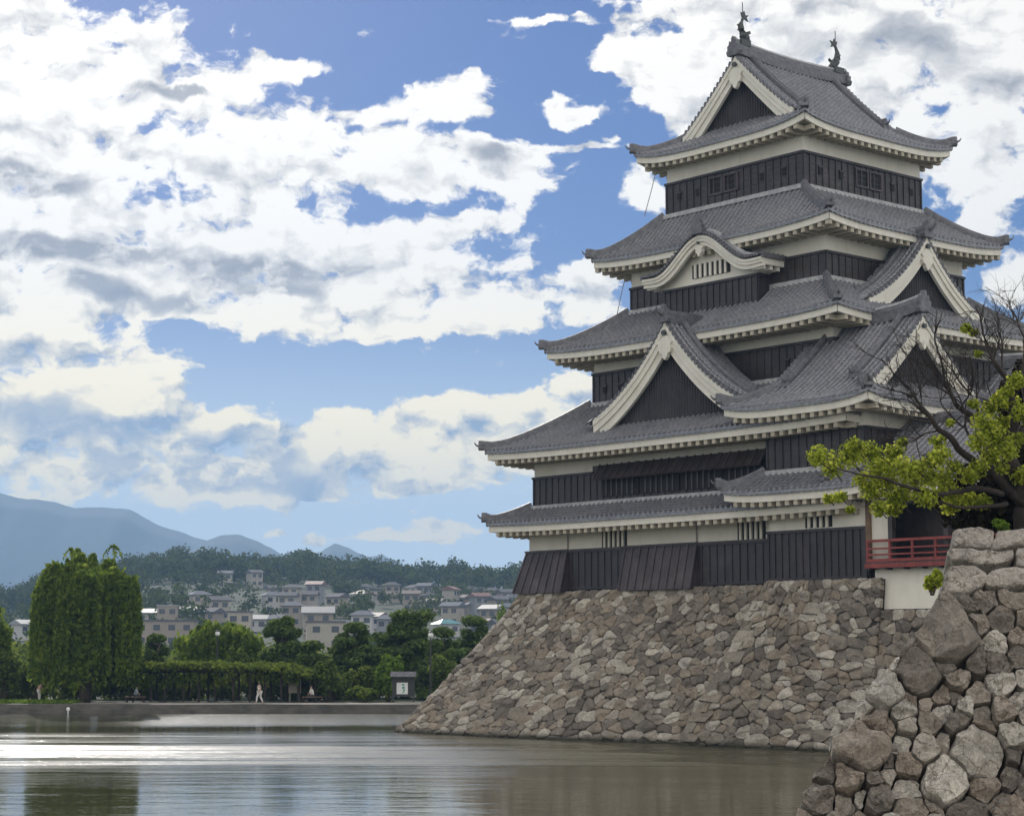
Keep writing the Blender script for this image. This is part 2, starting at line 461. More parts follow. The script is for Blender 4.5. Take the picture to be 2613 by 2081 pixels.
M = {
    'plaster': mat_plaster(),
    'tile': mat_tile(),
    'soffit': simple('weathered shaded plaster', (0.36, 0.32, 0.245), (0.48, 0.43, 0.34), 1.2, 0.9),  # weathered plaster, with the shade under the eaves darkened into its colour
    'mortar': simple('tile mortar', (0.24, 0.24, 0.25), (0.46, 0.455, 0.45), 3.0, 0.7),
    'ridge': simple('ridge tile', (0.06, 0.06, 0.07), (0.17, 0.165, 0.175), 4.0, 0.5, None, 0.3),
    'black': mat_wood('black boarding', (0.015, 0.0105, 0.010), (0.042, 0.030, 0.029), 0.45),
    'black_warm': mat_wood('weathered boarding', (0.028, 0.020, 0.022), (0.066, 0.050, 0.052)),
    'lattice': mat_wood('gable lattice', (0.012, 0.010, 0.012), (0.036, 0.030, 0.034)),
    'void': simple('dark opening', (0.008, 0.007, 0.008), (0.014, 0.012, 0.012), 2.0, 0.9),
    'brown': mat_wood('brown post', (0.085, 0.050, 0.026), (0.17, 0.105, 0.055)),
    'red': mat_wood('vermilion rail', (0.13, 0.022, 0.018), (0.25, 0.045, 0.035)),
    'bronze': simple('dark bronze', (0.03, 0.035, 0.033), (0.07, 0.075, 0.07), 6.0, 0.5),
    'base_stone': mat_stone('rampart stone', (0.135, 0.115, 0.095), (0.255, 0.222, 0.178), (0.38, 0.345, 0.29), 1.6, 0.35),
    'wall_stone': mat_stone('wall stone', (0.145, 0.124, 0.105), (0.255, 0.225, 0.190), (0.40, 0.37, 0.325), 2.4, 0.6, True, 0.8, True),
    'cap_stone': mat_stone('pale coping stone', (0.27, 0.258, 0.238), (0.34, 0.328, 0.305), (0.43, 0.418, 0.392), 2.6, 0.7, False, 0.6, True),
    'joint': simple('dark joint', (0.018, 0.015, 0.012), (0.05, 0.042, 0.034), 4.0, 0.95),
    'bark': simple('dark bark', (0.014, 0.010, 0.009), (0.045, 0.034, 0.028), 6.0, 0.9, (1, 1, 0.3), 0.6),
    'bark2': simple('grey brown bark', (0.05, 0.038, 0.03), (0.11, 0.085, 0.065), 5.0, 0.9, (1, 1, 0.3), 0.6),
    'metal_dark': simple('dark painted metal', (0.02, 0.022, 0.022), (0.035, 0.036, 0.036), 8.0, 0.5),
    'lamp_globe': simple('white globe', (0.72, 0.72, 0.70), (0.8, 0.8, 0.78), 8.0, 0.3),
    'cable': simple('grey cable', (0.20, 0.19, 0.18), (0.28, 0.27, 0.26), 8.0, 0.6),
    'path': simple('path gravel', (0.20, 0.178, 0.15), (0.27, 0.245, 0.21), 1.2, 0.9),
    'bank': simple('bank stone', (0.05, 0.047, 0.042), (0.13, 0.12, 0.105), 0.9, 0.9, (1, 1, 2.5), 0.6),
    'grass': mat_leaf('lawn grass', (0.06, 0.11, 0.015), (0.10, 0.17, 0.022), (0.15, 0.22, 0.03), 0.3, 0.4),
    'willow': mat_leaf('willow leaf', (0.036, 0.068, 0.012), (0.085, 0.135, 0.020), (0.165, 0.215, 0.028), 0.5, 0.5),
    'pine': mat_leaf('pine needle', (0.032, 0.062, 0.018), (0.080, 0.130, 0.034), (0.145, 0.20, 0.05), 0.35, 0.6),
    'shrub': mat_leaf('shrub leaf', (0.035, 0.058, 0.014), (0.085, 0.125, 0.026), (0.16, 0.20, 0.036), 0.4, 0.5),
    'vine': mat_leaf('vine leaf', (0.040, 0.066, 0.012), (0.085, 0.125, 0.020), (0.165, 0.20, 0.03), 0.4, 0.5),
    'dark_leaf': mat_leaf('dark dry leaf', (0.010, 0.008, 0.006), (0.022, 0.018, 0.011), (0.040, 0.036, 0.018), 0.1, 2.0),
    'lime': mat_leaf('bright yellow green leaf', (0.095, 0.130, 0.014), (0.215, 0.265, 0.030), (0.38, 0.415, 0.065), 0.45, 2.2),
    'wood_far': mat_leaf('hill wood leaf', (0.022, 0.036, 0.010), (0.046, 0.070, 0.018), (0.082, 0.112, 0.028), 0.15, 0.06),
    'hill': simple('hill ground', (0.025, 0.036, 0.014), (0.045, 0.06, 0.024), 0.03, 0.95),
    'mount': simple('mountain forest', (0.035, 0.05, 0.04), (0.055, 0.07, 0.055), 0.004, 0.95),
    'skin': simple('skin', (0.42, 0.26, 0.19), (0.48, 0.30, 0.22), 9.0, 0.6),
    'hair': simple('black hair', (0.012, 0.010, 0.009), (0.025, 0.02, 0.018), 9.0, 0.5),
    'cloth_pale': simple('pale cloth', (0.60, 0.58, 0.54), (0.70, 0.68, 0.64), 5.0, 0.9),
    'cloth_pink': simple('pink cloth', (0.45, 0.25, 0.25), (0.55, 0.32, 0.31), 5.0, 0.9),
    'cloth_dark': simple('dark cloth', (0.03, 0.03, 0.04), (0.06, 0.06, 0.075), 5.0, 0.9),
    'cloth_blue': simple('light blue cloth', (0.32, 0.40, 0.48), (0.42, 0.50, 0.58), 5.0, 0.9),
    'sign_white': simple('white board', (0.66, 0.67, 0.66), (0.74, 0.75, 0.74), 4.0, 0.5),
    'sign_green': simple('green print', (0.03, 0.22, 0.15), (0.04, 0.28, 0.19), 4.0, 0.5),
    'window_dark': simple('far window', (0.03, 0.035, 0.045), (0.06, 0.065, 0.08), 1.0, 0.2),
}


# ------------------------------------------------------------------ mesh helpers
class MB:
    """collects vertices and faces; build() links them as one mesh object"""

    def __init__(self):
        self.v = []
        self.f = []
        self.n = 0

    def add(self, verts, faces):
        o = self.n
        verts = np.asarray(verts, float).reshape(-1, 3)
        self.v.append(verts)
        self.n += len(verts)
        if isinstance(faces, np.ndarray):
            self.f.extend((faces + o).tolist())
        else:
            self.f.extend([[i + o for i in q] for q in faces])

    def grid(self, G, close=False):
        G = np.asarray(G, float)
        a, b = G.shape[:2]
        i = np.arange(a * b).reshape(a, b)
        if close:
            i = np.concatenate([i, i[:1]], 0)
        q = np.stack([i[:-1, :-1], i[1:, :-1], i[1:, 1:], i[:-1, 1:]], -1).reshape(-1, 4)
        self.add(G.reshape(-1, 3), q)

    def box(self, x0, x1, y0, y1, z0, z1, T=None):
        v = np.array([(x, y, z) for z in (z0, z1) for y in (y0, y1) for x in (x0, x1)], float)
        if T is not None:
            v = T(v)
        self.add(v, [(0, 2, 3, 1), (4, 5, 7, 6), (0, 1, 5, 4), (2, 6, 7, 3), (0, 4, 6, 2), (1, 3, 7, 5)])

    def hexa(self, v):
        """eight corners: lower ring 0-3, upper ring 4-7"""
        self.add(v, [(3, 2, 1, 0), (4, 5, 6, 7), (0, 1, 5, 4), (1, 2, 6, 5), (2, 3, 7, 6), (3, 0, 4, 7)])

    def sweep(self, path, prof, side=None, caps=True):
        """profile (side, up) carried along a path; up stays near +Z unless side is given"""
        path = np.asarray(path, float)
        prof = np.asarray(prof, float)
        tg = np.gradient(path, axis=0)
        tg /= np.linalg.norm(tg, axis=1)[:, None] + 1e-12
        if side is None:
            sd = np.cross(tg, (0, 0, 1.0))
            sd /= np.linalg.norm(sd, axis=1)[:, None] + 1e-12
        else:
            sd = np.tile(np.asarray(side, float), (len(path), 1))
        up = np.cross(sd, tg)
        up /= np.linalg.norm(up, axis=1)[:, None] + 1e-12
        G = path[:, None] + sd[:, None] * prof[None, :, :1] + up[:, None] * prof[None, :, 1:2]
        k = len(prof)
        i = np.arange(len(path) * k).reshape(len(path), k)
        j = np.concatenate([i, i[:, :1]], 1)
        q = np.stack([j[:-1, :-1], j[:-1, 1:], j[1:, 1:], j[1:, :-1]], -1).reshape(-1, 4).tolist()
        if caps:
            q += [i[0].tolist()[::-1], i[-1].tolist()]
        self.add(G.reshape(-1, 3), q)

    def tube(self, path, rad, n=6):
        path = np.asarray(path, float)
        rad = np.broadcast_to(np.asarray(rad, float), (len(path),))
        tg = np.gradient(path, axis=0)
        tg /= np.linalg.norm(tg, axis=1)[:, None] + 1e-12
        ref = np.where(np.abs(tg[:, 2:3]) > 0.9, np.array([[1.0, 0, 0]]), np.array([[0, 0, 1.0]]))
        a = np.cross(tg, ref)
        a /= np.linalg.norm(a, axis=1)[:, None] + 1e-12
        b = np.cross(tg, a)
        th = np.linspace(0, 2 * np.pi, n, endpoint=False)
        G = path[:, None] + rad[:, None, None] * (a[:, None] * np.cos(th)[None, :, None] + b[:, None] * np.sin(th)[None, :, None])
        i = np.arange(len(path) * n).reshape(len(path), n)
        j = np.concatenate([i, i[:, :1]], 1)
        q = np.stack([j[:-1, :-1], j[:-1, 1:], j[1:, 1:], j[1:, :-1]], -1).reshape(-1, 4).tolist()
        q += [i[0].tolist()[::-1], i[-1].tolist()]
        self.add(G.reshape(-1, 3), q)

    def prism(self, poly, z0, z1, T):
        """flat outline (a, b) pushed from z0 to z1; T maps (a, b, depth) to the world"""
        k = len(poly)
        v = [(a, b, z0) for a, b in poly] + [(a, b, z1) for a, b in poly]
        f = [list(range(k))[::-1], list(range(k, 2 * k))] + [[i, (i + 1) % k, k + (i + 1) % k, k + i] for i in range(k)]
        self.add(T(np.array(v, float)), f)

    def cards(self, P, N, size, rng, aspect=1.6):
        """one small leaf quad at each point"""
        P = np.asarray(P, float)
        k = len(P)
        if k == 0:
            return
        t = rng.normal(size=(k, 3))
        a = np.cross(N, t)
        a /= np.linalg.norm(a, axis=1)[:, None] + 1e-9
        b = np.cross(N, a)
        b /= np.linalg.norm(b, axis=1)[:, None] + 1e-9
        s = np.broadcast_to(np.asarray(size, float), (k,))[:, None]
        V = np.stack([P - a * s * aspect * .5, P + b * s * .5, P + a * s * aspect * .5, P - b * s * .5], 1)
        self.add(V.reshape(-1, 3), np.arange(4 * k).reshape(k, 4))

    def build(self, name, m, parent=None, smooth=False, kind=None, loc0=None):
        me = bpy.data.meshes.new(name)
        v = np.concatenate(self.v) if self.v else np.zeros((0, 3))
        o = bpy.data.objects.new(name, me)
        C.objects.link(o)
        org = np.zeros(3)
        if parent is not None:
            o.parent = parent
            org = WORLD[parent.name]
            WORLD[o.name] = org
        elif loc0 is not None:
            org = np.asarray(loc0, float)
            o.location = org
            WORLD[o.name] = org
        else:
            WORLD[o.name] = org
        me.from_pydata((v - org).tolist(), [], self.f)
        if smooth:
            me.polygons.foreach_set('use_smooth', [True] * len(me.polygons))
        me.materials.append(M[m] if isinstance(m, str) else m)
        me.update()
        if kind:
            o['kind'] = kind
        return o


WORLD = {}


def thing(name, label, cat, at, group=None):
    o = bpy.data.objects.new(name, None)
    C.objects.link(o)
    o.empty_display_size = 0.5
    o.location = at
    WORLD[o.name] = np.asarray(at, float)
    o['label'] = label
    o['category'] = cat
    if group:
        o['group'] = group
    return o


def tag(o, label, cat, group=None):
    o['label'] = label
    o['category'] = cat
    if group:
        o['group'] = group
    return o


# ------------------------------------------------------------------ castle roofs
PER = 0.33
PH = np.array([0.0, 0.48, 0.56, 0.72, 0.88, 0.96])
HH = np.array([0.0, 0.0, 0.095, 0.155, 0.095, 0.0])


def strip(mb, fn, s0, s1, t0fn, rows=9, lip=0.13, per=PER):
    """tiled slope: rows of round tiles run down it; t = 0 at its top, 1 at the eave"""
    k = int(math.ceil((s1 - s0) / per))
    s = (s0 + (np.arange(k)[:, None] + PH[None]) * (s1 - s0) / k).ravel()
    h = np.tile(HH, k)
    s = np.append(s, s1)
    h = np.append(h, 0)
    t0 = t0fn(s)
    lin = np.linspace(0, 1, rows)
    t = t0[:, None] + (1 - t0)[:, None] * lin[None]
    G = fn(np.repeat(s[:, None], rows, 1), t)
    G[..., 2] += h[:, None]
    if lip:
        L = G[:, -1:].copy()
        L[..., 2] = L[..., 2] - lip - h[:, None] * 1.3
        G = np.concatenate([G, L], 1)
    mb.grid(G)


SIDES = [((1, 0), (0, -1)), ((-1, 0), (0, 1)), ((0, 1), (1, 0)), ((0, -1), (-1, 0))]    # along, outward


def eave_under(parent, sides, z_f, sori, wall_gap, cx, cy):
    """white eave board, boarded soffit and the row of plastered rafters below it"""
    eb, un = MB(), MB()
    for (al, ou, Lo, Wo, Li, Wi) in sides:
        s = np.linspace(-Lo + .12, Lo - .12, 41)
        zz = z_f + sori * (np.abs(s) / Lo) ** 4

        def pt(s, w, z):
            return np.stack([cx + al[0] * s + ou[0] * w, cy + al[1] * s + ou[1] * w, z + 0 * s], -1)
        o1, o0 = Wo - .10, Wo - .24
        G = np.stack([pt(s, o1, zz), pt(s, o1, zz + .33), pt(s, o0, zz + .33), pt(s, o0, zz), pt(s, o1, zz)], 1)
        eb.grid(G)
        s = np.linspace(-Lo + .15, Lo - .15, 41)
        a = np.clip(s, -Li, Li)
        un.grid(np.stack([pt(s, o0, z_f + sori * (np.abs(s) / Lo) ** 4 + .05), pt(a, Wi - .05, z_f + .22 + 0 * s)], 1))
        k = int(round(2 * Lo / 0.5))
        for i in range(k):
            c = -Lo + .25 + (2 * Lo - .5) * i / (k - 1)
            zr = z_f + sori * (abs(c) / Lo) ** 4
            over = max(0.0, abs(c) - Li)
            wi = Wi + (Wo - Wi) * min(.95, over / max(.01, Lo - Li))
            if Wo - .16 - wi < .12:
                continue
            f = (Wo - .16 - wi) / (Wo - .16 - Wi)
            v = []
            for (w, z) in ((Wo - .15, zr), (wi, zr + (z_f + .17 - zr) * f)):
                for dz in (-.21, .03):
                    for ds in (-.105, .105):
                        v.append((cx + al[0] * (c + ds) + ou[0] * w, cy + al[1] * (c + ds) + ou[1] * w, z + dz))
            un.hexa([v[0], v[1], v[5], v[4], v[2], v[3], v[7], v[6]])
    eb.build('eave_board', 'plaster', parent)
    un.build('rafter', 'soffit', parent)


def ridge_prof(w, h):
    return [(-w / 2, -.12), (w / 2, -.12), (w / 2, h * .62), (w * .34, h * .70), (w * .26, h * .92), (0, h), (-w * .26, h * .92), (-w * .34, h * .70), (-w / 2, h * .62)]


ONI = [(-.42, 0), (.42, 0), (.50, .22), (.40, .34), (.42, .55), (.30, .62), (.26, .86), (.12, .78), (.10, 1.0), (0, 1.12), (-.10, 1.0), (-.12, .78), (-.26, .86), (-.30, .62), (-.42, .55), (-.40, .34), (-.50, .22)]


def ridge_end(parent, at, out, scale=1.0, tip=True):
    """dark tile ornament closing a ridge, with an upturned tip"""
    out = np.array((out[0], out[1], 0.0))
    out /= np.linalg.norm(out)
    sd = np.array((-out[1], out[0], 0))
    at = np.asarray(at, float)
    mb = MB()

    def T(v):
        return at + v[:, :1] * sd * scale + v[:, 1:2] * np.array((0, 0, 1.0)) * scale + v[:, 2:3] * out
    mb.prism(ONI, -.12, .14, T)
    if tip:
        p = [at + out * (.1 + x * scale) + np.array((0, 0, z * scale)) for x, z in ((-.1, .45), (.18, .50), (.38, .60), (.52, .80), (.56, .95))]
        mb.tube(p, np.array([.12, .12, .10, .07, .03]) * scale, 8)
    return mb.build('ridge_end_tile', 'ridge', parent)


def hip(parent, pts, ornament=1.0, w=.34, h=.36, kind='ridge'):
    mb = MB()
    pts = np.asarray(pts, float)
    mb.sweep(pts, ridge_prof(w, h))
    o = mb.build('hip_ridge', kind, parent)
    if ornament:
        d = pts[-1] - pts[-2]
        ridge_end(parent, pts[-1] - np.array((0, 0, .14)), d, .44 * ornament)
    return o


def skirt(owner, inner, outer, z_top, z_f, sori, cx=0.0, cy=0.0, pw=1.3, name='roof', flash=True):
    """roof running round a storey, concave and turned up at its corners; returns its height function"""
    ai, bi = inner
    ao, bo = outer
    z_e = z_f + .45
    mb = MB()
    dims = []
    for al, ou in SIDES:
        Lo, Wo, Li, Wi = (ao, bo, ai, bi) if al[0] else (bo, ao, bi, ai)
        dims.append((al, ou, Lo, Wo, Li, Wi))

        def fn(s, t, al=al, ou=ou, Lo=Lo, Wo=Wo, Li=Li, Wi=Wi):
            w = Wi + (Wo - Wi) * t
            u = np.abs(s) / (Li + (Lo - Li) * t)
            z = z_e + (z_top - z_e) * np.clip(1 - t, 0, 1) ** pw + sori * u ** 4 * t ** 2
            return np.stack([cx + al[0] * s + ou[0] * w, cy + al[1] * s + ou[1] * w, z], -1)
        strip(mb, fn, -Lo, Lo, lambda s, Li=Li, Lo=Lo: np.clip((np.abs(s) - Li) / (Lo - Li), 0, 0.999))
    rf = mb.build(name, 'tile', owner)
    eave_under(rf, dims, z_f, sori, 0, cx, cy)
    for sx in (-1, 1):
        for sy in (-1, 1):
            t = np.linspace(0, 1.03, 12)
            z = z_e + (z_top - z_e) * np.clip(1 - t, 0, 1) ** pw + sori * t ** 2 + .02
            z += .16 * np.clip((t - .75) / .28, 0, 1) ** 2
            hip(rf, np.stack([cx + sx * (ai + (ao - ai) * t), cy + sy * (bi + (bo - bi) * t), z], -1))
    if flash:
        fl = MB()
        for al, ou, Lo, Wo, Li, Wi in dims:
            y = Wi + .10
            a = np.array((cx + ou[0] * y, cy + ou[1] * y, z_top + .06))
            d = np.array((al[0], al[1], 0.0)) * (Li + .1)
            fl.sweep([a - d, a, a + d], [(-.10, -.16), (.10, -.16), (.10, .02), (.04, .07), (-.04, .07), (-.10, .02)])
        fl.build('wall_flashing', 'mortar', rf)

    def height(side, t):
        return z_e + (z_top - z_e) * np.clip(1 - t, 0, 1) ** pw
    return rf, height


def gable_parts(owner, roof, T, zc, w, z_base, hb=(.52, .78), recess=.55, pend=1.0, drop=.12, ridge_w=None, lattice='lattice', verge=True, panel=True, rake=True, aa=None):
    """bargeboards, latticed panel, pendant, verge tiles of a gable. T(a, o, z): a across, o outward"""
    bb = MB()
    if aa is None:
        aa = np.linspace(0, 1, 15) ** 1.15
    for sg in (-1, 1):
        a = aa * w * sg
        z1 = zc(a) - drop
        h = hb[0] + (hb[1] - hb[0]) * aa ** 2
        sl = np.gradient(zc(np.abs(a)), np.abs(a))
        h = h * np.sqrt(1 + np.minimum(sl ** 2, 2.2))
        for (o0, o1, f0, f1) in ((-.22, -.05, 0.0, 1.0), (-.05, .04, -.06, .56), (.04, .09, -.06, .24)):
            up, lo = z1 - h * f0, z1 - h * f1
            bb.grid(np.stack([T(a, o1 + 0 * a, up), T(a, o1 + 0 * a, lo), T(a, o0 + 0 * a, lo), T(a, o0 + 0 * a, up), T(a, o1 + 0 * a, up)], 1))
            for e in (0, -1):
                bb.add([T(a[e:][:1], np.array([o]), np.array([zz]))[0] for o, zz in ((o0, up[e]), (o1, up[e]), (o1, lo[e]), (o0, lo[e]))], [(0, 1, 2, 3)])
    bb.build('bargeboard', 'plaster', owner)
    if panel:
        pn = MB()
        n = int(2 * w / .17)
        a = np.linspace(-w, w, n * 4 + 1)
        top = zc(a) - drop - .15
        ok = top > z_base + .02
        a, top = a[ok], top[ok]
        o = -recess + .07 * (np.arange(len(a)) % 4 >= 2)
        pn.grid(np.stack([T(a, o, top), T(a, o, np.full_like(a, z_base))], 1))
        pn.build('gable_panel', lattice, owner)
    if pend:
        pd = MB()
        za = float(zc(np.array([0.0]))[0]) - drop - hb[0] * 1.15
        sh = [(0, -1.15), (.16, -1.0), (.24, -.78), (.42, -.72), (.50, -.50), (.46, -.30), (.62, -.12), (.40, .0), (.22, .16), (0, .34)]
        sh = sh + [(-x, y) for x, y in sh[-2:0:-1]]
        pend = pend * .78
        pd.prism([(x * pend, y * pend) for x, y in sh], -.08, .13, lambda v: T(v[:, 0], v[:, 2], za + v[:, 1]))
        po = pd.build('pendant', 'plaster', owner)
        ds = MB()
        hexa = [(math.cos(k * math.pi / 3) * .17 * pend, math.sin(k * math.pi / 3) * .17 * pend) for k in range(6)]
        ds.prism(hexa, .09, .22, lambda v: T(v[:, 0], v[:, 2], za + .42 * pend + v[:, 1]))
        ds.build('boss', 'bronze', po)
    if verge:
        vt = MB()
        L = np.cumsum(np.r_[0, np.hypot(np.diff(np.linspace(0, w, 80)), np.diff(zc(np.linspace(0, w, 80))))])
        for sg in (-1, 1):
            for q in np.arange(.25, L[-1], .30):
                a0 = np.interp(q - .09, L, np.linspace(0, w, 80))
                a1 = np.interp(q + .09, L, np.linspace(0, w, 80))
                am = (a0 + a1) / 2
                pts = []
                for o in (-.62, .12):
                    for (a, up) in ((a0, -.10), (a1, -.10), (a1, .06), (am, .13), (a0, .06)):
                        pts.append(T(np.array([a * sg]), np.array([o]), zc(np.array([a])) + up)[0])
                vt.add(pts, [(4, 3, 2, 1, 0), (5, 6, 7, 8, 9)] + [(i, (i + 1) % 5, 5 + (i + 1) % 5, 5 + i) for i in range(5)])
        vt.build('verge_tile', 'ridge', roof)
    if rake:
        for sg in (-1, 1):
            a = np.linspace(.15, w * .93, 14)
            p = T(a * sg, -.95 + 0 * a, zc(a) + .06)
            mb = MB()
            mb.sweep(p, ridge_prof(.30, .30))
            mb.build('descending_ridge', 'ridge', roof)
            d = p[-1] - p[-2]
            ridge_end(roof, p[-1] - np.array((0, 0, .05)), d, .5, True)


def chidori(owner, T, w, z_apex, z_foot, depth, z_base, label_roof='gable_roof', pend=1.0, hb=(.52, .78), wfoot=1.12):
    """triangular dormer gable standing on a roof"""
    def zc(a):
        u = np.clip(np.abs(a) / w, 0, 1.4)
        return z_foot + (z_apex - z_foot) * (1 - u) * (1 - .50 * u * (1.25 - .3 * u))
    mb = MB()
    for sg in (-1, 1):
        def fn(s, t, sg=sg):
            a = w * wfoot * t
            P = T((a * sg).ravel(), -s.ravel(), zc(a).ravel())
            return P.reshape(s.shape + (3,))
        strip(mb, fn, -.05, depth, lambda s: 0 * s, rows=12, lip=0)
    rf = mb.build(label_roof, 'tile', owner)
    gable_parts(owner, rf, T, zc, w, z_base, hb=hb, pend=pend)
    rd = MB()
    za = float(zc(np.array([0.0]))[0])
    o = np.linspace(.10, -depth, 6)
    rd.sweep(T(0 * o, o, za + 0 * o), ridge_prof(.42, .52))
    rd.build('ridge', 'ridge', rf)
    e = T(np.array([0.0, 0.0]), np.array([.12, .5]), np.array([za, za]))
    ridge_end(rf, e[0] - np.array((0, 0, .1)), e[1] - e[0], .78, True)
    return rf


def irimoya(owner, T, la, lc, lv, lp, z_f, z_r, sori, pw=1.25, ridge_h=.75, ridge_sag=.25, hb=(.62, .86), pend=1.0, name='roof', gw=None, walls=(1, 1), axis='y', ctr=(0, 0)):
    """hip-and-gable roof: T(l, c, z), l along the ridge; la, lc eave half lengths, lv verge, lp panel plane"""
    z_e = z_f + .45
    dg = la - lp

    def zd(d):
        return z_e + (z_r - z_e) * (np.clip(d, 0, None) / lc) ** pw
    mb = MB()
    for sg in (-1, 1):
        def fn(l, t, sg=sg):
            dm = np.where(np.abs(l) <= lv + 1e-6, lc, np.clip(la - np.abs(l), 0.001, lc))
            d = dm * (1 - t)
            u = np.clip(np.abs(l) / np.maximum(la - d, .1), 0, 1)
            z = zd(d) + sori * u ** 4 * np.clip(1 - d / dg, 0, 1) ** 2
            return T(l.ravel(), (sg * (lc - d)).ravel(), z.ravel()).reshape(l.shape + (3,))
        strip(mb, fn, -la, -lv - .001, lambda s: 0 * s, rows=8)
        strip(mb, fn, -lv, lv, lambda s: 0 * s, rows=16)
        strip(mb, fn, lv + .001, la, lambda s: 0 * s, rows=8)
        def fs(c, t, sg=sg):
            dm = np.minimum(np.clip(lc - np.abs(c), .001, None), dg)
            d = dm * (1 - t)
            u = np.clip(np.abs(c) / np.maximum(lc - d, .1), 0, 1)
            z = zd(d) + sori * u ** 4 * np.clip(1 - d / dg, 0, 1) ** 2
            return T((sg * (la - d)).ravel(), c.ravel(), z.ravel()).reshape(c.shape + (3,))
        strip(mb, fs, -lc, lc, lambda s: 0 * s, rows=8)
    rf = mb.build(name, 'tile', owner)
    gw = gw or (lc - dg * .9)
    ao, bo = (lc, la) if axis == 'y' else (la, lc)
    ai, bi = walls
    eave_under(rf, [(al, ou) + ((ao, bo, ai, bi) if al[0] else (bo, ao, bi, ai)) for al, ou in SIDES], z_f, sori, 0, ctr[0], ctr[1])

    def zc(a):
        return zd(lc - np.abs(a))
    zb = float(zd(np.array([dg]))[0])
    for sg in (-1, 1):
        Tg = lambda a, o, z, sg=sg: T(sg * (lv + np.asarray(o, float) + 0 * a), np.asarray(a, float), np.asarray(z, float))
        gable_parts(owner, rf, Tg, zc, gw, zb - .1, hb=hb, recess=lv - lp, pend=pend)
    l = np.linspace(-lv - .12, lv + .12, 15)
    rd = MB()
    zz = z_r - .02 + ridge_sag * (np.abs(l) / lv) ** 2.2
    p = T(l, 0 * l, zz)
    rd.sweep(p, ridge_prof(.50, ridge_h))
    ro = rd.build('ridge', 'ridge', rf)
    cap = MB()
    cap.sweep(p + np.array((0, 0, ridge_h * .94)), [(-.14, 0), (.14, 0), (.10, .11), (-.10, .11)])
    cap.build('ridge_cap', 'mortar', ro)
    for a, b in ((-1, -2), (0, 1)):
        ridge_end(rf, p[a] - np.array((0, 0, .22)), p[a] - p[b], .88, False)
    for s1 in (-1, 1):
        for s2 in (-1, 1):
            d = np.linspace(dg * .98, -.05, 10)
            tt = 1 - np.clip(d / dg, 0, 1)
            z = zd(d) + sori * tt ** 2 + .02 + .16 * np.clip((tt - .7) / .3, 0, 1) ** 2
            hip(rf, T(s1 * (la - d), s2 * (lc - d), z))
    return rf, p, ridge_h


# ------------------------------------------------------------------ castle walls
def box_walls(parent, name, a, b, z0, z1, m, cx=0.0, cy=0.0, flare=0.0):
    mb = MB()
    mb.hexa([(cx - a - flare, cy - b - flare, z0), (cx + a + flare, cy - b - flare, z0), (cx + a + flare, cy + b + flare, z0), (cx - a - flare, cy + b + flare, z0),
             (cx - a, cy - b, z1), (cx + a, cy - b, z1), (cx + a, cy + b, z1), (cx - a, cy + b, z1)])
    return mb.build(name, m, parent)


def boards(mb, p0, p1, z0, z1, out, off=.05, step=.47, bat=.09, rail=True):
    """a run of upright battens with head and sill rails on a face from p0 to p1"""
    p0, p1 = np.array(p0, float), np.array(p1, float)
    d = p1 - p0
    L = np.linalg.norm(d)
    d /= L
    out = np.array(out, float)

    def T(v):
        return np.stack([p0[0] + d[0] * v[:, 0] + out[0] * v[:, 1], p0[1] + d[1] * v[:, 0] + out[1] * v[:, 1], v[:, 2]], -1)
    k = max(2, int(round(L / step)))
    for i in range(k + 1):
        c = min(max(L * i / k, bat / 2), L - bat / 2)
        mb.box(c - bat / 2, c + bat / 2, 0, off, z0, z1, T)
    n = max(2, int(round((z1 - z0) / .26)))
    for j in range(1, n):       # lapped edges of the boards
        zz = z0 + (z1 - z0) * j / n
        mb.box(0, L, 0, off * .42, zz, zz + .035, T)
    if rail:
        mb.box(-.03, L + .03, 0, off + .05, z1 - .10, z1 + .02, T)
        mb.box(0, L, 0, off + .02, z0, z0 + .10, T)


def storey(owner, a, b, z0, zb, z1, cx=0.0, cy=0.0, sides=(0, 2)):
    """black boarding up to zb, white plaster above"""
    pl = box_walls(owner, 'plaster_wall', a - .04, b - .04, zb - .05, z1, 'plaster', cx, cy)
    bl = box_walls(owner, 'boarded_wall', a, b, z0, zb, 'black', cx, cy)
    mb = MB()
    for k in sides:
        al, ou = SIDES[k]
        Lo, Wo = (a, b) if al[0] else (b, a)
        p0 = (cx - al[0] * Lo + ou[0] * Wo, cy - al[1] * Lo + ou[1] * Wo)
        p1 = (cx + al[0] * Lo + ou[0] * Wo, cy + al[1] * Lo + ou[1] * Wo)
        boards(mb, p0, p1, z0, zb, ou)
    mb.build('cladding', 'lattice', bl)
    return pl, bl


def face_T(face, pos, cx=0.0, cy=0.0):
    """maps (along, out, z) on one of the faces: 'S' looks to -Y, 'E' to +X"""
    if face == 'S':
        return lambda v: np.stack([v[:, 0], pos - v[:, 1], v[:, 2]], -1)
    return lambda v: np.stack([pos + v[:, 1], v[:, 0], v[:, 2]], -1)


def lattice_window(owner, T, x0, x1, z0, z1, n, mbar='plaster', depth=.14):
    """n dark slots between plastered bars"""
    wv = MB()
    wv.box(x0, x1, -.25, .006, z0, z1, T)
    w = wv.build('window', 'void', owner)
    step = (x1 - x0) / (2 * n - 1)
    for i in range(n - 1):
        b = MB()
        c = x0 + step * (2 * i + 1.5)
        b.box(c - step * .42, c + step * .42, .01, .09, z0 - .005, z1 + .005, T)
        b.build('bar', mbar, w)
    return w


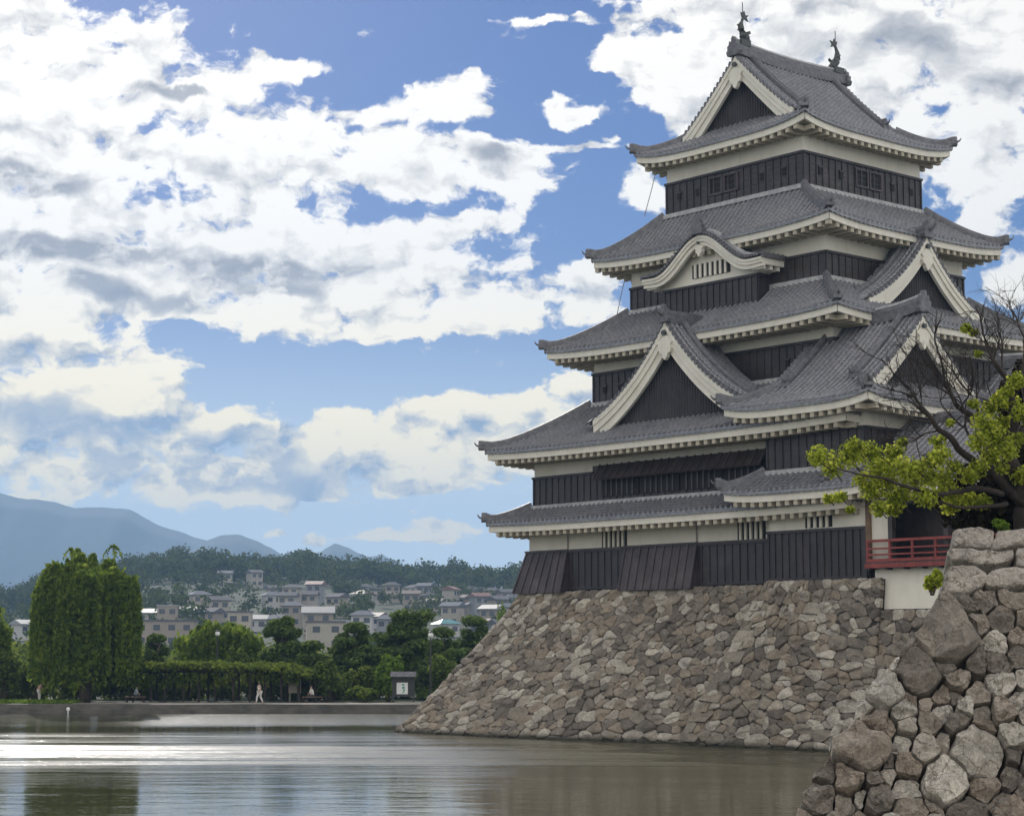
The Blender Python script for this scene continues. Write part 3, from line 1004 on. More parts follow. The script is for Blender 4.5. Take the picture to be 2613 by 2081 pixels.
def wood_window(owner, T, x0, x1, z0, z1, shutter=False):
    wv = MB()
    wv.box(x0, x1, -.3, .012, z0, z1, T)
    w = wv.build('window', 'void', owner)
    f = MB()
    for (a, b, c, d) in ((x0 - .09, x0, z0 - .09, z1 + .09), (x1, x1 + .09, z0 - .09, z1 + .09), (x0, x1, z0 - .09, z0), (x0, x1, z1, z1 + .09)):
        f.box(a, b, .0, .10, c, d, T)
    f.build('frame', 'black_warm', w)
    return w


def gun_port(owner, T, x, z, w=.22, h=.34):
    g = MB()
    g.box(x - w / 2, x + w / 2, -.1, .065, z, z + h, T)
    o = g.build('gun_port', 'void', owner)
    f = MB()
    f.box(x - w / 2 - .05, x + w / 2 + .05, 0, .09, z + h, z + h + .07, T)
    f.build('frame', 'black_warm', o)


# ------------------------------------------------------------------ the keep
keep = thing('castle_keep', 'tall black and white castle keep with five tiers of grey tiled roofs', 'castle keep', (0, 0, 6.95))
# ground storey, standing on the rampart
box_walls(keep, 'plaster_wall', 10.20, 8.80, 8.85, 10.3, 'plaster')
b1 = box_walls(keep, 'boarded_wall', 10.24, 8.84, 6.98, 8.90, 'black')
mb = MB()
boards(mb, (-10.24, -8.84), (10.24, -8.84), 7.0, 8.9, (0, -1))
boards(mb, (10.24, -8.84), (10.24, 8.84), 7.0, 8.9, (1, 0))
mb.build('cladding', 'lattice', b1)


def stone_drop(x0, x1, ends):
    """boarded chute that leans out over the rampart"""
    f = .55
    y = -8.84
    mb = MB()
    xl = x0 - (f if ends[0] else .0)
    mb.hexa([(xl, y - f, 6.86), (x1, y - f, 6.86), (x1, y + .05, 6.86), (xl, y + .05, 6.86), (x0 - (.05 if ends[0] else 0), y - .07, 8.93), (x1, y - .07, 8.93), (x1, y + .05, 8.93), (x0 - (.05 if ends[0] else 0), y + .05, 8.93)])
    k = int(round((x1 - x0) / .52))
    o = mb.build('stone_drop', 'black_warm', keep)
    bt = MB()
    for i in range(k + 1):
        c = x0 + (x1 - x0) * i / k
        cl = xl + (x1 - xl) * i / k
        d = .05
        bt.hexa([(cl - d, y - f - .05, 6.88), (cl + d, y - f - .05, 6.88), (cl + d, y - f + .02, 6.88), (cl - d, y - f + .02, 6.88), (c - d, y - .12, 8.92), (c + d, y - .12, 8.92), (c + d, y - .05, 8.92), (c - d, y - .05, 8.92)])
    bt.box(x0 - .1, x1 + .05, y - .16, y - .02, 8.90, 8.99)
    bt.build('cladding', 'black_warm', o)
    if ends[0]:
        sm = MB()
        sm.hexa([(-10.85, -9.38, 6.87), (-10.2, -9.38, 6.87), (-10.2, -6.5, 6.87), (-10.85, -6.5, 6.87), (-10.31, -8.9, 8.92), (-10.2, -8.9, 8.92), (-10.2, -6.5, 8.92), (-10.31, -6.5, 8.92)])
        sm.build('stone_drop', 'black_warm', keep)


stone_drop(-10.24, -7.25, (True, False))
stone_drop(-3.1, 1.6, (False, False))
sill = MB()
sill.box(-7.25, -3.1, -8.98, -8.80, 8.88, 8.97)
sill.build('sill_rail', 'black_warm', keep)
sill = MB()
sill.box(1.6, 6.6, -8.98, -8.80, 8.88, 8.97)
sill.build('sill_rail', 'black_warm', keep)
TS1 = face_T('S', -8.80)
lattice_window(keep, TS1, -4.85, -3.1, 8.97, 9.82, 6)
lattice_window(keep, TS1, 4.05, 5.75, 8.97, 9.82, 6)
for x in (-7.25, 1.55):
    pp = MB()
    pp.tube([(x, -8.86, 8.95), (x, -8.86, 9.9)], .035, 6)
    pp.build('drain_pipe', 'cable', keep)
skirt(keep, (10.05, 8.65), (11.76, 10.36), 11.15, 9.85, .12)
# second storey with the raised shutters
storey(keep, 10.05, 8.65, 11.0, 12.70, 14.0)
TS2 = face_T('S', -8.65)
rs = MB()
rs.box(-5.55, 6.4, 0, .10, 12.45, 12.98, TS2)
rs.build('shutter_head', 'black', keep)
for (x0, x1) in ((-4.9, -2.35), (-2.2, .35), (.5, 3.05), (3.2, 5.9)):
    wv = MB()
    wv.box(x0, x1, -.3, .11, 11.45, 12.5, TS2)
    w = wv.build('window', 'void', keep)
    for q in np.linspace(x0, x1, 8)[1:-1]:
        b = MB()
        b.box(q - .05, q + .05, .115, .16, 11.45, 12.5, TS2)
        b.build('bar', 'black', w)
    sh = MB()
    v = TS2(np.array([(x0, .62, 12.20), (x1, .62, 12.20), (x1, .12, 12.93), (x0, .12, 12.93), (x0, .68, 12.25), (x1, .68, 12.25), (x1, .18, 12.98), (x0, .18, 12.98)]))
    sh.hexa(v)
    so = sh.build('shutter', 'black', w)
    for q in np.linspace(x0, x1, 6):
        br = MB()
        br.hexa(TS2(np.array([(q - .04, .685, 12.25), (q + .04, .685, 12.25), (q + .04, .185, 12.98), (q - .04, .185, 12.98), (q - .04, .73, 12.29), (q + .04, .73, 12.29), (q + .04, .23, 13.02), (q - .04, .23, 13.02)])))
        br.build('slat', 'black_warm', so)
skirt(keep, (7.9, 6.5), (11.81, 10.41), 16.35, 13.45, .18)
# third, fourth and top storeys
storey(keep, 7.9, 6.5, 16.2, 17.97, 19.2)
skirt(keep, (6.45, 5.2), (9.66, 8.26), 21.05, 18.52, .26)
storey(keep, 6.45, 5.2, 20.9, 22.33, 23.8)
skirt(keep, (4.57, 4.47), (7.9, 6.6), 25.80, 23.15, .30)
pl5, bl5 = storey(keep, 4.57, 4.47, 25.6, 27.52, 29.3)
TS5, TE5 = face_T('S', -4.47), face_T('E', 4.57)
for x in (-1.42, -.42):
    wood_window(keep, TS5, x, x + .78, 26.45, 27.2)
for x in (-.62, .42):
    wood_window(keep, TE5, x, x + .78, 26.45, 27.2)
for x in (-3.6, -2.3, 2.0, 3.4):
    gun_port(keep, TS5, x, 26.55)
for x in (-3.3, -1.75, 2.15, 3.6):
    gun_port(keep, TE5, x, 26.55)
TS3 = face_T('S', -6.5)
for x in (-7.0, -5.8, 5.2):
    gun_port(keep, TS3, x, 16.9)
# top roof, gable towards the moat
TK = lambda l, c, z: np.stack([np.asarray(c, float), np.asarray(l, float), np.asarray(z, float)], -1)
top_roof, rp, rh = irimoya(keep, TK, 5.62, 5.72, 4.05, 3.5, 28.30, 33.32, .42, 1.34, .60, .18, gw=3.68, walls=(4.57, 4.47))


def dolphin(at, toward):
    """bronze roof fish: head on the ridge, tail thrown up"""
    at = np.array(at, float)
    d = np.array((0, toward, 0.0))
    mb = MB()
    P = [at + d * a + np.array((0, 0, z)) for a, z in ((.34, .05), (.22, .22), (.02, .40), (-.10, .66), (-.10, .92), (.0, 1.14), (.10, 1.30))]
    mb.tube(P, [.16, .23, .22, .17, .12, .08, .05], 10)

    def T(v):
        return at + v[:, :1] * d + v[:, 1:2] * np.array((0, 0, 1.0)) + v[:, 2:3] * np.array((1.0, 0, 0))
    tail = [(.04, 1.15), (.16, 1.20), (.42, 1.12), (.30, 1.30), (.46, 1.46), (.22, 1.40), (.13, 1.62), (.06, 1.40), (-.10, 1.52), (-.02, 1.26)]
    mb.prism(tail, -.035, .035, T)
    fin = [(-.05, .45), (-.36, .56), (-.24, .68), (-.38, .84), (-.20, .86), (-.08, .98)]
    mb.prism(fin, -.03, .03, T)
    side = [(.14, .30), (.40, .46), (.32, .58), (.12, .50)]
    mb.prism(side, -.22, -.17, T)
    mb.prism(side, .17, .22, T)
    mb.prism([(.28, 0), (.52, .02), (.48, .16), (.34, .24)], -.1, .1, T)
    mb.box(at[0] - .26, at[0] + .26, at[1] - .34, at[1] + .34, at[2] - .25, at[2] + .06)
    o = mb.build('roof_dolphin', 'bronze', keep)
    r = MB()
    r.tube([at + d * .03 + np.array((0, 0, 1.2)), at + d * .03 + np.array((0, 0, 2.05))], .022, 6)
    r.build('lightning_rod', 'metal_dark', o)


dolphin(rp[1] + np.array((0, 0, rh + .05)), 1)
dolphin(rp[-2] + np.array((0, 0, rh + .05)), -1)
# big gable on the second roof, gable on the third roof's side, arched dormer
TG2 = lambda a, o, z: np.stack([np.asarray(a, float), -9.15 - np.asarray(o, float) + 0 * np.asarray(a, float), np.asarray(z, float) + 0 * np.asarray(a, float)], -1)
chidori(keep, TG2, 5.0, 19.45, 15.25, 3.2, 14.85, pend=1.05, hb=(.72, .98))
TG3 = lambda a, o, z: np.stack([8.15 + np.asarray(o, float) + 0 * np.asarray(a, float), np.asarray(a, float), np.asarray(z, float) + 0 * np.asarray(a, float)], -1)
chidori(keep, TG3, 4.3, 23.45, 20.05, 2.4, 19.75, pend=.95, hb=(.62, .86))


def arched_dormer():
    y0 = -6.15
    dm = MB()
    dm.box(-3.1, 3.1, y0, -5.0, 19.9, 21.62)
    bw = dm.build('boarded_wall', 'black', keep)
    bt = MB()
    boards(bt, (-3.1, y0), (3.1, y0), 20.1, 21.62, (0, -1), .06, .42)
    boards(bt, (3.1, y0), (3.1, -5.1), 20.1, 21.62, (1, 0), .06, .42)
    bt.build('cladding', 'lattice', bw)

    w, ze, zt = 3.95, 22.32, 23.95

    def zc(a):
        u = np.clip(np.abs(a) / w, 0, 1.2)
        return ze + (zt - ze) * np.where(u < .8, .5 + .5 * np.cos(np.pi * u / .8), 0) + .10 * np.clip(u - .8, 0, 1)
    a = np.linspace(-3.1, 3.1, 41)
    pm = MB()
    G0 = np.stack([a, np.full_like(a, y0 + .02), zc(a) - .25], -1)
    G1 = np.stack([a, np.full_like(a, y0 + .02), np.full_like(a, 21.6)], -1)
    G2 = np.stack([a, np.full_like(a, -5.0), zc(a) - .25], -1)
    pm.grid(np.stack([G1, G0, G2], 1))
    pm.add([(3.09, y0 + .02, 21.6), (3.09, -5.0, 21.6), (3.09, -5.0, 22.3), (3.09, y0 + .02, 22.3), (-3.09, y0 + .02, 21.6), (-3.09, -5.0, 21.6), (-3.09, -5.0, 22.3), (-3.09, y0 + .02, 22.3)], [(0, 1, 2, 3), (4, 5, 6, 7)])
    pw_ = pm.build('plaster_wall', 'plaster', keep)
    lattice_window(pw_.parent, face_T('S', y0), -1.15, 1.35, 21.95, 22.62, 8)
    rf = MB()
    aa = np.linspace(-w - .05, w + .05, 61)

    def fn(s, t):
        A = -w - .05 + (2 * w + .1) * t
        return np.stack([A, y0 - .72 + s, zc(A)], -1)
    strip(rf, fn, 0, 2.6, lambda s: 0 * s, rows=45, lip=0)
    ro = rf.build('dormer_roof', 'tile', keep)
    ed = MB()
    for sg in (-1, 1):
        ed.box(sg * (w + .05) - .06, sg * (w + .05) + .06, y0 - .70, -4.6, ze - .12, ze + .1)
    ed.build('eave_tile', 'ridge', ro)
    for sg in (-1, 1):
        eb = MB()
        eb.box(sg * (w - .1) - .08, sg * (w - .1) + .08, y0 - .55, -4.7, ze - .42, ze - .13)
        for q in np.arange(y0 - .35, -5.0, .5):
            eb.box(sg * 3.12, sg * (w - .12), q - .1, q + .1, ze - .62, ze - .42)
        eb.build('eave_board', 'plaster', ro)
    T = lambda a, o, z: np.stack([np.asarray(a, float), y0 - .62 - np.asarray(o, float) + 0 * np.asarray(a, float), np.asarray(z, float) + 0 * np.asarray(a, float)], -1)
    gable_parts(keep, ro, T, zc, w, 0, hb=(.46, .40), pend=.55, verge=False, panel=False, rake=False, drop=.14, aa=np.linspace(0, 1, 24))
    fr = MB()
    a = np.linspace(-w, w, 90)
    for k in range(1, 89, 2):
        fr.tube([(a[k], y0 - .80, zc(a[k:k + 1])[0] + .02), (a[k], y0 - .5, zc(a[k:k + 1])[0] + .04)], .085, 7)
    fr.build('verge_tile', 'ridge', ro)
    for dy in (.45,):
        p = np.stack([a, np.full_like(a, y0 - .72 + dy), zc(a) + .03], -1)
        m_ = MB()
        m_.sweep(p[8:-8], ridge_prof(.22, .24))
        m_.build('descending_ridge', 'mortar', ro)
    rd = MB()
    rd.sweep([(0, y0 - .75, zt), (0, y0 + .4, zt), (0, -4.9, zt)], ridge_prof(.34, .36))
    rd.build('ridge', 'ridge', ro)
    ridge_end(ro, (0, y0 - .78, zt - .05), (0, -1, 0), .8, False)


arched_dormer()
# lightning cable running down past the eaves
for p in ([(-4.75, -4.9, 28.5), (-4.95, -5.1, 27.3), (-5.3, -5.3, 25.9)], [(-6.1, -5.7, 23.35), (-6.5, -5.75, 22.2), (-6.75, -5.9, 20.9)]):
    cb_ = MB()
    cb_.tube(p, .022, 5)
    cb_.build('lightning_cable', 'cable', keep)

# ------------------------------------------------------------------ the attached turret
TX, TY = 9.25, -5.6
turret = thing('corner_turret', 'two storey black and white turret attached to the front of the keep', 'turret', (TX, TY, 7.0))
ta, tb = 2.75, 3.9
box_walls(turret, 'plaster_wall', ta - .04, tb - .04, 9.15, 11.2, 'plaster', TX, TY)
bw = box_walls(turret, 'boarded_wall', ta, tb, 7.0, 9.20, 'black', TX, TY)
mb = MB()
boards(mb, (TX - ta, TY - tb), (TX + ta, TY - tb), 7.05, 9.2, (0, -1), .06, .40)
boards(mb, (TX + ta, TY - tb), (TX + ta, TY + tb), 7.05, 9.2, (1, 0), .06, .40)
mb.build('cladding', 'lattice', bw)
lattice_window(turret, face_T('S', TY - tb + .04), 8.62, 10.12, 9.27, 9.95, 5)
skirt(turret, (ta, tb), (ta + 1.45, tb + 1.45), 11.75, 10.40, .2, TX, TY)
storey(turret, ta, tb, 11.6, 13.42, 14.75, TX, TY)
TT = lambda l, c, z: np.stack([TX + np.asarray(l, float), TY + np.asarray(c, float), np.asarray(z, float)], -1)
irimoya(turret, TT, 4.15, 5.33, 2.85, 2.35, 14.05, 18.55, .32, 1.30, .55, .30, walls=(ta, tb), axis='x', ctr=(TX, TY), pend=.85, hb=(.58, .80))
# ------------------------------------------------------------------ the moon-viewing pavilion
pav = thing('viewing_pavilion', 'low pavilion with a vermilion railing beside the turret', 'pavilion', (15.6, -6.4, 5.8))
px0, px1, pyf, pyb = 12.05, 19.0, -9.45, -3.4
mb = MB()
mb.hexa([(12.55, pyf - .22, 5.75), (px1, pyf - .22, 5.75), (px1, pyb, 5.75), (12.55, pyb, 5.75), (12.30, pyf + .05, 7.45), (px1, pyf + .05, 7.45), (px1, pyb, 7.45), (12.30, pyb, 7.45)])
mb.build('plinth_wall', 'plaster', pav)
mb = MB()
mb.box(12.62, px1, pyf - .26, pyf - .1, 5.66, 5.745)
mb.build('plinth_sill', 'black', pav)
mb = MB()
mb.box(px0 + .2, px1 + .4, pyf - .42, pyb + .3, 7.50, 7.66)
mb.build('floor_slab', 'black_warm', pav)
for x in np.arange(12.3, px1, .9):
    jo = MB()
    jo.box(x - .07, x + .07, pyf - .40, pyf - .02, 7.36, 7.49)
    jo.build('joist', 'black', pav)
mb = MB()
mb.box(12.22, 13.15, pyf - .02, pyf + .1, 7.66, 10.3)
mb.build('plaster_wall', 'plaster', pav)
mb = MB()
mb.box(12.2, px1, pyf + 1.6, pyf + 1.7, 7.66, 10.6)
mb.box(13.15, px1, pyf + .35, pyf + 1.6, 10.2, 10.3)
mb.build('boarded_wall', 'black', pav)
mb = MB()
mb.box(12.1, px1, pyf + .05, pyf + .2, 10.05, 10.35)
mb.build('lintel_beam', 'black', pav)
for x in (12.13, 13.3, 16.1, 18.9):
    ps = MB()
    ps.box(x - .11, x + .11, pyf - .16, pyf + .06, 7.66, 10.35)
    ps.build('post', 'brown' if x < 13 else 'black', pav)
rail = MB()
for z, h in ((8.50, .11), (8.20, .07), (7.95, .07), (7.68, .13)):
    rail.box(px0 + .15, px1 + .4, pyf - .40, pyf - .29, z, z + h)
    rail.box(px1 + .28, px1 + .4, pyf - .40, pyb, z, z + h)
ro_ = rail.build('railing', 'red', pav)
for x in np.arange(px0 + .22, px1 + .4, 1.15):
    bl = MB()
    bl.box(x - .05, x + .05, pyf - .39, pyf - .30, 7.66, 8.56)
    bl.build('baluster', 'red', ro_)
fl = MB()
fl.box(px0 + .1, px1 + .4, pyf - .44, pyf - .29, 7.44, 7.62)
fl.build('railing_beam', 'red', pav)
skirt(pav, (3.3, .12), (4.9, 4.2), 13.6, 10.45, .18, 15.6, -6.2, 1.15, flash=False)
rd = MB()
rd.sweep([(12.1, -6.2, 13.55), (15.6, -6.2, 13.5), (19.1, -6.2, 13.55)], ridge_prof(.45, .6))
rd.build('ridge', 'ridge', pav)

# ------------------------------------------------------------------ a wing seen past the turret
wing = thing('castle_wing', 'grey tiled wing of the castle whose ridge shows beyond the leafy tree', 'castle wing', (16.1, 0.6, 6.0))
storey(wing, 4.0, 2.9, 6.0, 12.2, 14.1, 16.1, 0.6)
irimoya(wing, lambda l, c, z: np.stack([16.1 + np.asarray(l, float), 0.6 + np.asarray(c, float), np.asarray(z, float)], -1), 5.2, 4.0, 4.3, 3.9, 13.4, 16.75, .2, 1.25, .5, .15, pend=.7, hb=(.4, .55), walls=(4.0, 2.9), axis='x', ctr=(16.1, 0.6))
# ------------------------------------------------------------------ dry stone masonry
def clip_half(poly, n, c):
    """keep the part of a convex polygon where p.n <= c"""
    out = []
    k = len(poly)
    for i in range(k):
        p, q = poly[i], poly[(i + 1) % k]
        a, b = p[0] * n[0] + p[1] * n[1] - c, q[0] * n[0] + q[1] * n[1] - c
        if a <= 0:
            out.append(p)
        if (a < 0 < b) or (b < 0 < a):
            t = a / (a - b)
            out.append((p[0] + (q[0] - p[0]) * t, p[1] + (q[1] - p[1]) * t))
    return out


def cells(seeds, wts, box, reach):
    seeds = np.asarray(seeds, float)
    out = []
    for i, p in enumerate(seeds):
        poly = [(box[0], box[2]), (box[1], box[2]), (box[1], box[3]), (box[0], box[3])]
        d = seeds - p
        r2 = (d ** 2).sum(1)
        for j in np.argsort(r2)[1:70]:
            if r2[j] > reach * reach:
                break
            n = d[j]
            c = (seeds[j] @ seeds[j] - p @ p + wts[i] - wts[j]) / 2
            poly = clip_half(poly, n, c)
            if len(poly) < 3:
                break
        out.append(poly if len(poly) >= 3 else None)
    return out


def outline(poly, gap, npts, soft):
    """shrunk, corner-rounded outline of a cell, resampled"""
    P = np.array(poly)
    c = P.mean(0)
    L = np.linalg.norm(P - c, axis=1).mean()
    P = c + (P - c) * (1 - gap / max(L, .05))
    for _ in range(soft):
        Q = np.roll(P, -1, 0)
        P = np.stack([P * .87 + Q * .13, P * .13 + Q * .87], 1).reshape(-1, 2)
    Q = np.vstack([P, P[:1]])
    s = np.r_[0, np.cumsum(np.linalg.norm(np.diff(Q, axis=0), axis=1))]
    t = np.linspace(0, s[-1], npts, endpoint=False)
    return np.stack([np.interp(t, s, Q[:, 0]), np.interp(t, s, Q[:, 1])], -1)


def stone(mb, poly, surf, rng, gap=.03, npts=14, bulge=.2, tilt=.25, rough=.03, soft=1, fine=False, planes=None, back=.22, aniso=1.0, jut=0.0):
    O = outline(poly, gap, npts, soft)
    if aniso != 1.0:
        O = O / np.array((1.0, aniso))
    c = O.mean(0)
    size = float(np.sqrt(np.ptp(O[:, 0]) * np.ptp(O[:, 1])))
    if size < .08:
        return
    b = bulge * min(size, 1.6)
    if fine:
        rings = [(.93, -back), (1.0, -.35 * b), (1.0, .15 * b), (.955, .48 * b), (.88, .72 * b), (.76, .88 * b), (.6, .97 * b), (.42, 1.0 * b), (.22, 1.0 * b)]
    else:
        rings = [(.98, -back), (1.0, .1 * b), (.92, .62 * b), (.70, .95 * b), (.35, 1.0 * b)]
    tv = rng.normal(size=2) * tilt
    pl = planes or [(rng.normal(size=2) * (.75 if fine else .55), b * (rng.uniform(.55, 1.1) if fine else rng.uniform(.75, 1.25))) for _ in range(5 if fine else 2)]
    V = []
    ph = rng.uniform(0, 50, 3)
    for f, h in rings:
        p = c + (O - c) * f
        q = p - c
        hh = np.full(len(p), h)
        if h > 0:
            hh = hh + (q @ tv) * min(1, h / b)
            for g, k in pl:
                hh = np.minimum(hh, k + q @ g)
            hh = np.maximum(hh, .02 * b if fine else -.3 * b)
        V.append((p, hh))
    jo = rng.normal() * jut
    V.append((c[None], np.array([max(.25 * b, min([b] + [k for g, k in pl]))])))
    P = np.concatenate([a for a, _ in V])
    H = np.concatenate([h for _, h in V])
    X, N = surf(P[:, 0], P[:, 1])
    H = np.where(H > -.9 * back, H + jo, H)
    X = X + N * H[:, None]
    if rough:
        sc = (2.2 if fine else 1.8) / max(size, .3)
        D = np.array([mnoise.fractal(Vector((x * sc + ph[0], y * sc + ph[1], z * sc + ph[2])), .9, 2.1, 4 if fine else 2) for x, y, z in X])
        m = np.ones(len(X))
        m[:npts] = 0
        X = X + N * (D * rough * size * m)[:, None]
        if fine:
            e = np.array([mnoise.noise(Vector((x * sc * 1.4 + 9, y * sc * 1.4, z * sc * 1.4 + ph[1]))) for x, y, z in X])
            X = X + np.array((RT * 1.0))[None] * (e * rough * size * .8 * m)[:, None]
    k = npts
    F = []
    nr = len(rings)
    for r in range(nr - 1):
        for i in range(k):
            j = (i + 1) % k
            F.append((r * k + i, r * k + j, (r + 1) * k + j, (r + 1) * k + i))
    for i in range(k):
        F.append(((nr - 1) * k + i, (nr - 1) * k + (i + 1) % k, nr * k))
    mb.add(X, F)


def rubble_seeds(w, h, sx, sy, rng, small=.35):
    """loose courses of stones of mixed size, with fillers"""
    S_, Wt = [], []
    y = 0
    while y < h:
        rh_ = sy * rng.uniform(.8, 1.25)
        x = -rng.uniform(0, sx)
        while x < w + sx:
            ww = sx * rng.choice([.45, .7, 1.0, 1.4, 2.2], p=[.24, .24, .24, .18, .1])
            S_.append((x + ww / 2, y + rh_ * .5 + rng.normal() * rh_ * .22))
            Wt.append((rng.uniform(0, .25) * sx) ** 2)
            if rng.random() < small:
                S_.append((x + ww * rng.uniform(.8, 1.1), y + rh_ * rng.choice([.05, .95])))
                Wt.append(0)
            x += ww
        y += rh_
    return np.array(S_), np.array(Wt)


def masonry(mb, surf, w, h, rng, sx=.80, sy=.56, an=1.35, **kw):
    sd, wt = rubble_seeds(w, h * an, sx, sy * an, rng)
    for poly in cells(sd, wt, (0, w, 0, h * an), 3.2):
        if poly is None:
            continue
        q = np.array(poly)
        if np.ptp(q[:, 0]) < .12 or np.ptp(q[:, 1]) < .12:
            continue
        stone(mb, poly, surf, rng, aniso=an, **kw)


def face_surface(top, bot, w, z1, hollow=.1):
    """battered face between a top and a bottom polyline; coordinates in metres along and down the face"""
    top, bot = np.array(top, float), np.array(bot, float)

    def at(line, u):
        s = np.linspace(0, 1, len(line)) if line.shape[1] == 3 else line[:, 3]
        return np.stack([np.interp(u, s, line[:, i]) for i in range(3)], -1)

    def pos(U, V, h):
        u, v = U / w, V / h
        a, b = at(top, u), at(bot, u)
        f = v * (1 - hollow + hollow * v)
        p = a + (b - a) * f[..., None]
        p[..., 2] = a[..., 2] + (b[..., 2] - a[..., 2]) * v
        return p

    def make(h):
        def surf(U, V):
            U, V = np.asarray(U, float), np.asarray(V, float)
            e = .05
            p = pos(U, V, h)
            du, dv = pos(U + e, V, h) - pos(U - e, V, h), pos(U, V + e, h) - pos(U, V - e, h)
            n = np.cross(dv, du)
            n /= np.linalg.norm(n, axis=-1)[..., None] + 1e-9
            return p, n
        return surf
    return make


def rampart(label, at, faces, seed, core, corner=None):
    rng = np.random.default_rng(seed)
    t = thing('stone_rampart', label, 'stone rampart', at)
    mb, bk = MB(), MB()
    for (top, bot, w, h, sx, sy, flip) in faces:
        sf = face_surface(top, bot, w, 0)(h)
        surf = (lambda U, V, sf=sf: (lambda r: (r[0], -r[1]))(sf(U, V))) if flip else sf
        masonry(mb, surf, w, h, rng, sx, sy, bulge=.15, tilt=.12, rough=.085, gap=.010, npts=16, jut=.022)
        U, V = np.meshgrid(np.linspace(0, w, 30), np.linspace(0, h, 12), indexing='ij')
        X, N = surf(U.ravel(), V.ravel())
        bk.grid((X - N * .08).reshape(30, 12, 3))
    mb.build('masonry', 'base_stone', t, smooth=False)
    if corner:
        a, b = np.array(corner[0], float), np.array(corner[1], float)
        cs = MB()
        n_ = 17
        for i in range(n_):
            f0, f1 = i / n_, (i + .94) / n_
            lx, ly = (.95, .45) if i % 2 else (.5, .85)
            V = []
            for f in (f1, f0):
                p = a + (b - a) * f
                for dx, dy in ((-.03, -.04), (lx, .04), (lx, ly), (-.03, ly)):
                    V.append(p + np.array((dx, dy, 0)) + rng.normal(size=3) * .05)
            cs.hexa(V)
        cs.build('corner_stone', 'base_stone', t)
    for q in core:
        bk.hexa(q)
    bk.build('rubble_core', 'joint', t)
    return t


def xz(xs, ys, z):
    return [(x, y, z) for x, y in zip(xs, ys)]


KB = [(-15.0, -13.62), (-11, -13.75), (-8, -13.6), (-5, -13.2), (-2.8, -12.7), (2.6, -11.85), (7.2, -10.9), (9.5, -10.5)]
kx = np.linspace(-15, 9.5, 9)
ky = np.interp(kx, [p[0] for p in KB], [p[1] for p in KB])
rampart('broad battered rubble stone rampart rising from the moat under the keep', (0, 0, 0), [
    (xz(np.linspace(-10.5, 9.0, 9), [-9.08] * 9, 6.95), xz(kx, ky * 1.03, -.35), 22.0, 8.5, .70, .46, False),
    (xz([-10.5] * 2, [9.0, -9.08], 6.95), xz([-15.2] * 2, [13.6, -13.9], -.35), 23.0, 8.5, 1.3, .9, False)], 5,
    [[(-13.5, -12.0, -.5), (11, -10.2, -.5), (11, 12, -.5), (-13.5, 12, -.5), (-10.3, -8.9, 6.9), (10.3, -8.9, 6.9), (10.3, 9, 6.9), (-10.3, 9, 6.9)]])
rampart('lighter stone rampart standing forward under the turret and pavilion', (9, -6, 0), [
    (xz([6.7, 9, 13.0], [-9.85] * 3, 7.05), xz([3.6, 8.2, 13.4], [-12.65, -12.05, -11.55], -.35), 7.8, 8.0, .70, .50, False),
    (xz([12.9, 16, 20.0], [-9.95] * 3, 5.72), xz([13.2, 16.5, 21], [-11.45, -11.45, -11.4], -.35), 7.4, 6.5, .72, .52, False),
    (xz([6.7, 6.7], [-8.3, -9.85], 7.05), xz([3.6, 3.6], [-10.6, -12.65], -.35), 1.5, 8.0, .8, .6, False)], 8,
    [[(4.9, -11.3, -.5), (13.2, -11.0, -.5), (13.2, -4, -.5), (4.3, -4, -.5), (6.8, -9.5, 7.0), (12.9, -9.5, 7.0), (12.9, -4, 7.0), (6.8, -4, 7.0)],
     [(13.21, -10.9, -.5), (20.5, -10.9, -.5), (20.5, -3, -.5), (13.21, -3, -.5), (13.21, -9.7, 5.68), (20.0, -9.7, 5.68), (20.0, -3, 5.68), (13.21, -3, 5.68)]], ((6.7, -9.85, 7.05), (3.6, -12.65, -.35)))

# ------------------------------------------------------------------ the nearer wall at the moat's edge
WA, WB = 30.05, 0.633       # distance of its face: WA + WB * height


def wall_pt(cx_, cy_):
    """crop pixel of the survey print -> (along, height) on the wall's face"""
    u, v = 1950 + cx_ / 2.199, 1300 + cy_ / 2.199
    d = cam_ray(u, v)
    t = (WA + WB * CAM[2]) / (float(d @ FW) - WB * d[2])
    p = CAM + d * t
    return float((p - CAM) @ RT), float(p[2])


WN = -FW * 1.0 + np.array((0, 0, WB))
WN = WN / np.linalg.norm(WN)


def wall_surf(U, V):
    U, V = np.asarray(U, float), np.asarray(V, float)
    P = CAM[None, :2].repeat(len(U), 0)
    X = np.zeros((len(U), 3))
    f = WA + WB * V
    X[:, 0] = CAM[0] + RT[0] * U + FW[0] * f
    X[:, 1] = CAM[1] + RT[1] * U + FW[1] * f
    X[:, 2] = V
    return X, np.tile(WN, (len(U), 1))


